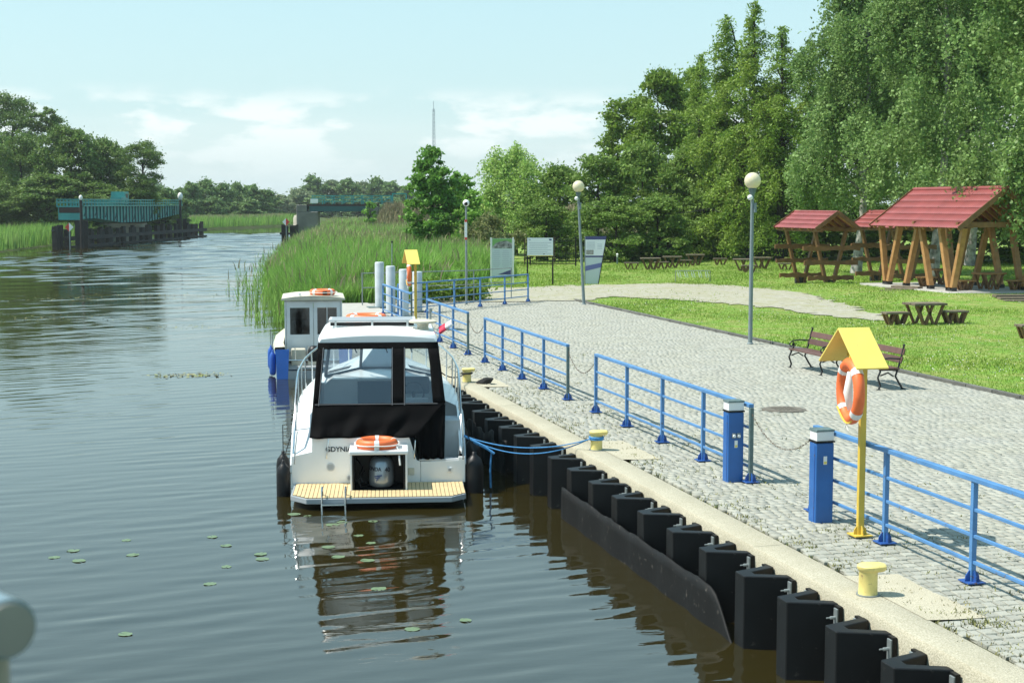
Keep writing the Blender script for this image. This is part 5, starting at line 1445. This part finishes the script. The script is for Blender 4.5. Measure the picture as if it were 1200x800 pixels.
# ------------------------------------------------------------------ trees
def leaf_quads(P,size,r,flat=.0,aspect=.62,down=0):
    """diamond leaves at P (n,3); size (n,)"""
    n=len(P); a=r.normal(size=(n,3)); a[:,2]*=(1-flat)
    if down: a[:,2]-=down
    a/=np.linalg.norm(a,axis=1)[:,None]+1e-9
    b=r.normal(size=(n,3)); b-=a*(a*b).sum(1)[:,None]; b/=np.linalg.norm(b,axis=1)[:,None]+1e-9
    u=a*(size/2)[:,None]; v=b*(size/2*aspect)[:,None]
    V=np.stack([P-u,P+v*1.0-u*.1,P+u,P-v-u*.1],1).reshape(-1,3)
    F=np.arange(4*n).reshape(-1,4); return V,F
def crown_mesh(name,W_,H_,z0,n,ls,m,seed,nc=40,shape='round',clump=.30,gap=.5):
    """many small clumps spread through an uneven crown; leaves on the shells of the clumps, some loose between them"""
    r=np.random.default_rng(seed); C=[];Rr=[]
    nc=int(nc*2.6); clump*=.68
    for i in range(nc):
        f=r.random(); z=z0+(H_-z0)*f
        if shape=='egg': rad=math.sqrt(max(0,1-(2*(f**.8)-1)**2))*(1.0-.15*f)
        elif shape=='vase': rad=.35+.75*f if f<.7 else .88*math.sqrt(max(0,1-((f-.7)/.3)**2))+.1
        else: rad=(1 if f<.55 else math.sqrt(max(0,1-((f-.55)/.45)**2)))*(.8+.2*min(1,f/.2))
        a=r.uniform(0,2*PI); q=math.sqrt(r.uniform(.08,1)); lob=1+.16*math.sin(a*3+seed)+.12*math.sin(a*5+z*1.3)+.08*math.sin(z*2.2+seed)
        C.append((math.cos(a)*W_*rad*q*lob*.88,math.sin(a)*W_*rad*q*lob*.88,z-W_*.12)); Rr.append(W_*clump*r.uniform(.45,1.35))
    C=np.array(C);Rr=np.array(Rr); w=Rr**2; k=r.choice(len(C),n,p=w/w.sum())
    d=r.normal(size=(n,3)); d/=np.linalg.norm(d,axis=1)[:,None]; d[:,2]=np.where(d[:,2]<-.2,d[:,2]*r.uniform(-.6,1,n),d[:,2])
    sh=r.uniform(.2,1.0,n)**.5; loose=r.random(n)<.30; sh=np.where(loose,sh*r.uniform(1,2.1,n),sh)
    P=C[k]+d*(Rr[k]*sh)[:,None]*np.array([1.1,1.1,.8])
    P=P[P[:,2]>z0*.5]
    s=ls*r.uniform(.55,1.4,len(P)); V,F=leaf_quads(P,s,r)
    return npmesh(name,V,F,m),C,Rr
def weep_mesh(name,W_,H_,z0,n,ls,m,seed,ns=420,drop=(2.0,5.5)):
    """drooping sprays of leaves, birch or willow: limbs carry sprays, sprays hang"""
    r=np.random.default_rng(seed); P=[]; tops=[]
    nl=max(18,ns//22); per=max(6,n//ns)
    for j in range(nl):
        f=r.beta(1.25,1.0); zl=z0+(H_-z0)*(.14+.86*f); rad=W_*(1 if f<.45 else math.sqrt(max(.02,1-((f-.45)/.55)**2)))
        a=r.uniform(0,2*PI); q=r.uniform(.1,1)**.55*(1+.15*math.sin(3*a+seed)); cx,cy=rad*q*math.cos(a),rad*q*math.sin(a); tops.append((cx,cy,zl))
        cr=W_*r.uniform(.16,.34)
        for i in range(ns//nl):
            x=cx+r.normal(0,cr*.6); y=cy+r.normal(0,cr*.6); z=zl-((x-cx)**2+(y-cy)**2)/(cr*1.6)*.5+r.normal(0,.3)
            L_=min(r.uniform(*drop)*r.uniform(.35,1),max(.5,z-z0*r.uniform(.5,1.1)))
            t=r.random(per)**.8; sw=r.normal(0,.22); sc=.05+.17*np.sin(PI*np.clip(t,0,1))
            P.append(np.stack([x+math.cos(a)*.35*t+sw*t+r.normal(0,1,per)*sc,y+math.sin(a)*.35*t+r.normal(0,1,per)*sc,z-L_*t],1))
    P=np.concatenate(P); s=ls*r.uniform(.55,1.35,len(P)); V,F=leaf_quads(P,s,r,flat=0,aspect=.72,down=.4)
    return npmesh(name,V,F,m),np.array(tops)
def larch_mesh(name,W_,H_,z0,n,ls,m,seed):
    r=np.random.default_rng(seed); P=[]; D=[]; br=[]
    nb=150
    for i in range(nb):
        f=(i+r.random())/nb; z=z0+(H_-z0)*f; L_=W_*((1-f)**.62*.95+.05)*r.uniform(.45,1.15)*(1+.25*math.sin(f*34+seed)); a=r.uniform(0,2*PI)
        droop=.18+.25*(1-f); k=int(n/nb*max(.15,(1-f)*1.9)); t=r.random(k)**.75
        rx=L_*t; zz=z+.25*L_*t-droop*2.0*L_*t*t; hang=r.exponential(.26,k)*(.3+t)
        sp=r.normal(0,.14+.20*t,k)
        P.append(np.stack([math.cos(a)*rx-math.sin(a)*sp,math.sin(a)*rx+math.cos(a)*sp,zz-hang],1))
        br.append((a,L_,z,droop))
    P=np.concatenate(P); s=ls*r.uniform(.6,1.4,len(P)); V,F=leaf_quads(P,s,r,flat=.3,aspect=.36,down=.5)
    return npmesh(name,V,F,m),br
def trunk_build(t,h,r0,m,seed,limbs=(),lean=0,r1=.25):
    rr=random.Random(seed); pts=[]; n=9
    for i in range(n+1):
        f=i/n; pts.append((lean*h*.12*math.sin(f*PI*.9)+rr.uniform(-.04,.04)*h*.06,rr.uniform(-.04,.04)*h*.06,h*f-.25))
    rad=[r0*(1.5 if i==0 else 1.12 if i==1 else 1)*(1-(1-r1)*i/n) for i in range(n+1)]
    b=MB().tube(pts,rad,10)
    for (x,y,z) in limbs:
        f=min(.92,max(.22,(z-.35*math.hypot(x,y)-.5)/h)); k=f*n; i=int(k); p=Vector(pts[i]).lerp(Vector(pts[min(n,i+1)]),k-i)
        e=Vector((x,y,z)); mid=p.lerp(e,.5)+Vector((0,0,.08*(e-p).length)); rb=r0*(1-f)*.55+.03
        b.tube([p,mid,e],[rb,rb*.65,rb*.25],6)
    b.build('trunk',m,t,smooth=True)
def tree(nm,label,loc,crown,trunk,group=None,rz=None,cat='tree'):
    t=thing(nm,label,cat,loc,rz if rz is not None else 0,group); return t

LM_={'acacia':leafmat('acacia_leaf',(0.125,0.214,0.024),(0.202,0.306,0.041)),'birch':leafmat('birch_leaf',(0.151,0.255,0.065),(0.232,0.356,0.110)),
 'larch':leafmat('larch_needles',(0.172,0.301,0.037),(0.244,0.338,0.057)),'dark':leafmat('dark_leaf',(0.124,0.223,0.039),(0.221,0.328,0.067)),
 'willow':leafmat('willow_leaf',(0.284,0.444,0.100),(0.378,0.525,0.143)),'chestnut':leafmat('chestnut_leaf',(0.122,0.272,0.040),(0.172,0.343,0.057)),
 'olive':leafmat('olive_leaf',(0.221,0.247,0.098),(0.169,0.195,0.058)),'far':leafmat('far_tree_leaf',(0.128,0.217,0.061),(0.179,0.276,0.098)),
 'bank':leafmat('bank_tree_leaf',(0.101,0.183,0.038),(0.163,0.246,0.055)),'pale':leafmat('pale_far_leaf',(0.195,0.260,0.117),(0.247,0.299,0.156)),
 'bush':leafmat('bright_bush_leaf',(0.172,0.358,0.052),(0.229,0.400,0.078))}
CV={}
def broad(nm,label,px,D,ytop,wpx,lm,seed,n,ls,z0=1.5,shape='egg',nc=40,clump=.30,group=None,bark='bark',r0=.22,cat='tree',nl=9,share=0):
    """share>0: one of that many crown meshes of the kind, scaled to this tree"""
    x,y,_=at(px,D); H_=CAMH+(238-ytop)*D/1750; W_=wpx*D/1750*(1.3 if lm in('bank','far','pale') else 1.0)
    t=thing(nm,label,cat,(x,y,0),0,group)
    if share:
        key=(lm,shape,seed%share)
        if key not in CV: CV[key]=crown_mesh('crown',W_,H_,z0,n,ls,LM_[lm],seed,nc,shape,clump)+(W_,H_)
        me,C,Rr,w0,h0=CV[key]; k=np.array([W_/w0,W_/w0,H_/h0])
    else:
        me,C,Rr=crown_mesh('crown',W_,H_,z0,n,ls,LM_[lm],seed,nc,shape,clump); k=np.ones(3)
    o=obj('crown',me,t); o.scale=tuple(k); an=(seed*2.4)%6.28 if share else 0; o.rotation_euler=(0,0,an)
    ca,sa=math.cos(an),math.sin(an)
    rr=random.Random(seed); L_=[]
    for i in rr.sample(range(len(C)),min(nl,len(C))):
        c=C[i]*k; L_.append((c[0]*ca-c[1]*sa,c[0]*sa+c[1]*ca,c[2]))
    trunk_build(t,H_*.8,r0,M[bark],seed,L_)
    return t
def birch(label,px,D,H_,wpx,seed,n=26000,z0=2.6,mesh=None,ns=1100):
    x,y,_=at(px,D); W_=wpx*D/1750
    t=thing('weeping_birch',label,'tree',(x,y,0),0,'weeping birches behind the shelters')
    if mesh is None: mesh=weep_mesh('crown',W_,H_,z0,int(n*2.9),.165,LM_['birch'],seed,int(ns),(1.2,4.2))
    o=obj('crown',mesh[0],t); o.rotation_euler=(0,0,seed*1.7 if seed in(5,6,9) else 0)
    rr=random.Random(seed); L_=[tuple(mesh[1][i]) for i in rr.sample(range(len(mesh[1])),16)]
    trunk_build(t,H_*.9,.24,M['barkbirch'],seed,[(c[0]*.6,c[1]*.6,c[2]) for c in L_[:9]],lean=.3)
    return t,mesh
b1,mA=birch('weeping birch overhanging the right end of the large shelter roof',1268,61.5,18,104,1,32000,2.3,ns=1500)
b2,mB=birch('weeping birch directly behind the large shelter, its crown filling the top right',1092,75,18.5,98,2,26000,2.8)
b3,_=birch('leftmost weeping birch, rising beside the larches above the small shelter',1003,83,17,72,3,24000,2.2)
b4,_=birch('weeping birch at the right photo edge in the second row',1265,80,20,105,5,mesh=mB)
b5,_=birch('weeping birch filling the gap between two taller birches, second row',1135,93,22,95,6,mesh=mA)
b6,_=birch('weeping birch in shade behind the half hidden small shelter',1048,97,15,70,9,mesh=mB)
LV={}
for i,(px,D,yt,w,lab,sd) in enumerate(((880,101,6,57,'tallest larch, directly above the nearer globe lamp',11),(846,104,22,50,'larch with drooping yellow-green boughs left of the tallest larch',12),(913,99,34,50,'larch right of the tallest larch, above the small shelter',13),(945,104,52,48,'larch half covered by the leftmost birch',14),(818,109,66,40,'lowest larch at the left end of the larch row',15))):
    x,y,_=at(px,D); H_=CAMH+(238-yt)*D/1750; t=thing('larch',lab,'tree',(x,y,0),0,'larches at the back of the lawn')
    if sd%2 not in LV: LV[sd%2]=larch_mesh('crown',w*1.25*D/1750,H_,2.4,44000,.24,LM_['larch'],sd)+(w,D,H_)
    me,br,w0,D0,H0=LV[sd%2]; o=obj('crown',me,t); kx=w*D/(w0*D0); kz=H_/H0; o.scale=(kx,kx,kz); br=[(a,l*kx,z*kz,d) for a,l,z,d in br]
    if sd>12: o.rotation_euler=(0,0,sd*1.3); br=[(a+sd*1.3,l,z,d) for a,l,z,d in br]
    L_=[]
    for k in range(0,len(br),4):
        a,l,z,dr=br[k]; L_.append((math.cos(a)*l*.6,math.sin(a)*l*.6,z))
    trunk_build(t,H_*.97,.26,M['barkdark'],sd,L_,lean=(.9 if sd==12 else 0),r1=.12)
G2='broadleaf trees left of the larches'
broad('acacia_tree','tall bright green acacia left of the larches against the sky',772,122,84,54,'acacia',21,26000,.27,2.5,'egg',46,.27,G2)
broad('acacia_tree','lower bright green acacia, leftmost of the tall trees',733,126,112,40,'acacia',22,17000,.27,2.5,'egg',34,.30,G2)
broad('acacia_tree','bright green acacia tucked in beside the lowest larch',815,128,78,44,'acacia',23,17000,.27,2.5,'egg',36,.30,G2)
G3='dark hawthorns and shrubs behind the lawn'
for i,(px,D,yt,w,lm,lab) in enumerate(((700,104,176,46,'dark','dark hawthorn behind the leaning globe lamp'),(655,108,196,38,'dark','dark hawthorn between the willow and the leaning lamp'),(752,108,168,46,'dark','grey-green thicket tree under the leftmost acacia'),(800,106,178,42,'dark','dark thicket tree under the larch row at its left'),(722,98,226,40,'dark','low dark shrub behind the right information board'),(770,99,232,42,'dark','low dark shrub behind the far picnic tables'),(826,103,222,40,'dark','low dark shrub left of the larch trunks'),(640,100,236,34,'dark','low dark shrub behind the middle information board'),(890,113,205,60,'dark','deep shaded bush behind the larch trunks'),(965,108,200,60,'dark','deep shaded bush behind the small shelter'),(1050,104,210,70,'dark','deep shaded bush behind the half hidden shelter'),(1150,100,205,80,'dark','deep shaded bush behind the large shelter'),(1240,95,200,70,'dark','deep shaded bush at the right photo edge'))):
    broad('hawthorn' if i<4 else 'shrub',lab,px,D,yt,w,lm,40+i,17000,.22,.2,'dome',40,.30,G3,'barkdark',.16,cat='tree' if i<4 else 'shrub',share=4)
# willow, chestnut and lighter shrubs
x,y,_=at(603,112); t=thing('willow_tree','pale green willow with hanging twigs between the chestnut and the dark hawthorns','tree',(x,y,0),0)
me,tops=weep_mesh('crown',2.75,8.1,.6,32000,.17,LM_['willow'],31,800,(1.0,3.0)); obj('crown',me,t); trunk_build(t,6.0,.25,M['bark'],31,[tuple(tops[i]) for i in range(0,len(tops),3)])
broad('chestnut_tree','rounded dark green chestnut standing alone above the reeds',508,100,176,36,'chestnut',32,20000,.25,1.0,'egg',50,.26)
broad('young_tree','slim light green tree at the right shoulder of the chestnut',540,104,196,22,'bush',33,7000,.22,1.0,'egg',22,.34)
broad('olive_shrub','yellowish olive shrub at the edge of the reeds below the willow',572,94,252,34,'olive',34,5200,.20,.3,'dome',26,.32,cat='shrub',r0=.08)
broad('light_shrub','bright green shrub between the chestnut and the willow',556,98,222,24,'bush',35,4200,.24,.3,'dome',22,.34,cat='shrub',r0=.1)
broad('round_bush','small bright round bush by the bridge railing',434,172,234,9,'bush',36,1800,.32,.2,'dome',14,.36,cat='bush',r0=.08)
# left bank
for i,(px,D,yt,w,shape,lab) in enumerate(((-14,205,150,38,'dome','large tree at the left photo edge on the far bank'),(20,232,111,30,'vase','tallest loose-crowned tree on the far bank, at the upper left'),(54,228,124,20,'vase','thin tree with open crown right of the tallest on the far bank'),(28,192,160,34,'dome','dense dark tree below the tallest tree on the far bank'),(86,190,146,32,'dome','rounded dark tree above the left part of the swing bridge'),(122,194,164,28,'dome','dark tree above the middle of the swing bridge'),(146,198,180,22,'dome','lower dark tree behind the right half of the swing bridge'),(170,190,166,25,'vase','loose tree leaning out at the right end of the bank trees'),(60,184,205,36,'dome','low dark tree behind the left end of the swing bridge'),(0,186,215,40,'dome','low dark tree at the left edge behind the reeds'),(110,186,214,40,'dome','low dark tree filling behind the bridge girder'),(160,200,222,36,'dome','low dark tree behind the right end of the bridge'))):
    broad('bank_tree',lab,px,D,yt,w,'bank',60+i,26000,.33,.6 if shape=='dome' else 2.0,shape,50,.27,'trees on the far bank behind the swing bridge','barkdark',.35,share=3)
for i,(px,D,yt,w) in enumerate(((196,230,222,16),(222,300,214,13),(243,318,212,14),(262,322,216,12),(281,330,215,13),(300,338,217,14),(316,345,224,12),(210,250,230,14),(250,300,231,14),(290,315,233,14))):
    broad('river_tree',"mid-distance tree on the left river bank, "+('first','second','third','fourth','fifth','sixth','seventh','a low one first','a low one second','a low one third')[i]+' from the swing bridge lamp',px,D,yt,w,'far',80+i,9000,.55,.2,'dome',34,.30,'mid-distance trees along the left bank','barkdark',.3,share=4)
for i,(px,D,yt,w,lm) in enumerate(((352,430,222,15,'pale'),(368,440,208,14,'far'),(390,445,211,14,'pale'),(411,440,210,13,'far'),(427,450,214,12,'pale'),(444,445,209,13,'far'),(462,440,213,13,'far'),(478,430,219,11,'far'),(330,420,228,14,'pale'),(374,425,229,16,'far'),(420,430,230,18,'far'),(455,425,231,16,'far'))):
    broad('distant_tree','distant tree beyond the fixed bridge, '+('pale one nearest its pier','tallest one left of its middle','pale one at its middle','dark one right of its middle','thin pale one right of its middle','tall one at its right end','last tall one on the right','lowest one next to the chestnut','pale low one over the river','low one under the deck at left','low one under the deck at middle','low one under the deck at right')[i],px,D,yt,w,lm,100+i,8000,.70,.2,'dome',34,.30,'distant trees beyond the fixed bridge','barkdark',.3,share=3)
# a far wood on the skyline
P=[]
for i in range(14000):
    a=rng.uniform(-10,640); D=rng.uniform(760,860); x,y,_=at(a,D); hh=9.5+2.8*math.sin(a*.11)+2*math.sin(a*.031+1)+rng.normal(0,.6); P.append((x,y,abs(hh)*rng.random()**.6))
P=np.array(P); V,F=leaf_quads(P,rng.uniform(1.6,3.2,len(P)),rng); o=obj('far_wood',npmesh('far_wood',V,F,LM_['far'])); tag(o,kind='stuff')

# ------------------------------------------------------------------ reeds
def reed_field(name,pts,h,seed,m,wd=.035,lean=.45):
    P=np.array(pts); r=np.random.default_rng(seed); hh=h*r.uniform(.65,1.15,len(P)) if np.isscalar(h) else h
    V,F=blades(P,hh,np.full(len(P),wd)*r.uniform(.7,1.4,len(P)),lean,seed); o=obj(name,npmesh(name,V,F,m)); tag(o,kind='stuff'); return o
def rz_(x,y):
    s=interp(RSH,y); d=x-s; return max(WZ,min(0,-.85+ (d+.2)*.28))
pts=[];hs=[];dry=[];ws=[]
i=0
while len(pts)<95000:
    t=random.random()
    y=58.2+ (255-58.2)*(t**2.4)
    s=interp(RSH,y); wid=9.8 if y<75 else 12.5+ (y-75)*.10
    if y<62: wid=7.0
    if y<69: wid=min(wid,5.6+(y-58)*.22)
    x=s-2.6+ (wid+2.6)*random.random()**1.0
    if y<64 and x>8.0 and y<58.2+ (x-8)*.35+random.uniform(-.3,.6): continue
    # thin at the water's edge with tongues
    if x<s+1.1 and random.random()<.62+.35*math.sin(y*1.9+x*2)-.25*(x-s): continue
    if x<s-.3 and random.random()<.80: continue
    patch=.5+.5*math.sin(x*.9+1.3*math.sin(y*.35))*math.sin(y*.42+x*.3)
    h=1.18+.55*patch+random.gauss(0,.22)
    if y<61.5: h*=.62
    h*=min(1,(.42 if 135<y<186 else .60)+.16*(x-s+1)) if y>80 else min(1,.72+.14*(x-s+1))
    if x>s+wid-1.2: h*=.65
    pts.append((x,y,rz_(x,y))); hs.append(max(.4,h)); ws.append(1)
    if random.random()<(.015 if y<85 else .05+.20*(math.sin(x*.35+y*.07)>.2)): dry.append((x,y,rz_(x,y)+h*.72))
reed_field('reed_bed',pts,np.array(hs),5,M['reed'],.043,.60)
reed_field('dry_reed_heads',dry,.65,6,M['reeddry'],.07,.5)
pts=[]
for i in range(15000):
    y=random.uniform(120,340); s=interp(LSH,y); pts.append((s+.3-abs(random.gauss(0,4.5)),y,-.6))
reed_field('far_reed_bed',pts,2.15,7,M['reed'],.10,.35)
pts=[]
for i in range(7000):
    y=random.uniform(190,340); s=interp(LSH,y); pts.append((s-2-abs(random.gauss(0,6)),y,.9))
reed_field('far_dry_reeds',pts,.75,8,M['reeddry'],.14,.5)
pts=[]
for i in range(9000):
    x_=random.uniform(7.5,40); y_=random.uniform(-6,1.5); q=Vector(p0[:2]+(0,))+Matrix.Rotation(ZR+R(3),3,'Z')@Vector((x_,y_,0)); pts.append((q.x,q.y,max(0,min(3.3,(y_+6)*.62))*min(1,(x_-6.6)/2)-.05))
reed_field('tall_bank_grass',pts,.9,9,M['reeddry'],.09,.6)
# leafy weeds at the turned railing
P=[]
for k in range(26):
    cx=random.uniform(9.9,13.4); cy=57.0+(cx-9.9)*.35+random.uniform(-.3,.7); hh=random.uniform(.45,.95)
    for j in range(110): P.append((cx+random.gauss(0,.28),cy+random.gauss(0,.28),hh*random.random()**.7))
P=np.array(P); V,F=leaf_quads(P,rng.uniform(.10,.24,len(P)),rng,flat=-.3); o=obj('leafy_weeds',npmesh('leafy_weeds',V,F,LM_['acacia'])); tag(o,kind='stuff')
t=thing('thin_stake','thin dark stake standing in the reeds left of the camera pole','stake',(9.95,59.0,0)); MB().tube([(0,0,0),(.02,0,2.3)],.022,6).build('shaft',M['galv'],t); MB().sphere((.02,0,2.32),.045,8,6).build('tip',M['black'],t)

# ------------------------------------------------------------------ lawn grass, clover
pts=[];hs=[];clv=[]
while len(pts)<128000:
    D=24+76*random.random()**1.5; px=random.uniform(560,1212) if len(pts)<105000 else random.uniform(1212,1500); x,y,_=at(px,D)
    if x<17.1 and y<57.4: continue
    if y>=57.2 and x<interp(RSH,y)+9: continue
    inside=in_poly(x,y,gp)
    if inside and random.random()<(.94 if in_poly(x-.5,y-.9,gp) and in_poly(x+.5,y+.9,gp) else .55): continue
    if 31.4<x<36.7 and 53.6<y<61.4: continue
    pts.append((x,y,mound(x,y) if x<80 else 0)); f=.5+.5*math.sin(x*.7+2*math.sin(y*.4)); hs.append(random.uniform(.03,.06)*(.7+.6*f)*(1.6 if abs(x-17.1)<.15 else 1)*(1+max(0,D-50)/60))
P=np.array(pts); hh=np.array(hs); V,F=blades(P,hh,hh*.42,.9,12); o=obj('lawn_grass',npmesh('lawn_grass',V,F,M['grassblade'])); tag(o,kind='stuff')
while len(clv)<1300:
    D=24+44*random.random(); px=random.uniform(700,1212); x,y,_=at(px,D)
    if x<17.4 or in_poly(x,y,gp) or (31.4<x<36.7 and 53.6<y<61.4): continue
    if random.random()> (.15+.85*max(0,math.sin(x*.8+1.5*math.sin(y*.33))*math.sin(y*.6-x*.25)))**1.0: continue
    clv.append((x,y,mound(x,y)+random.uniform(.05,.085)))
P=np.array(clv); V,F=leaf_quads(P,rng.uniform(.02,.04,len(P)),rng,aspect=.9); o=obj('clover_flowers',npmesh('clover_flowers',V,F,M['clover'])); tag(o,kind='stuff')

# ------------------------------------------------------------------ summer air
hzm=bpy.data.materials.new('summer_air'); hzm.use_nodes=True; t_=hzm.node_tree; t_.nodes.clear()
ho=t_.nodes.new('ShaderNodeOutputMaterial'); pv=t_.nodes.new('ShaderNodeVolumePrincipled')
pv.inputs['Color'].default_value=(.90,.98,1,1); pv.inputs['Density'].default_value=.00018; pv.inputs['Anisotropy'].default_value=.2
t_.links.new(pv.outputs[0],ho.inputs['Volume'])
o=MB().box((0,3100,43.5),(7400,7400,92)).build('haze',hzm); tag(o,kind='stuff')
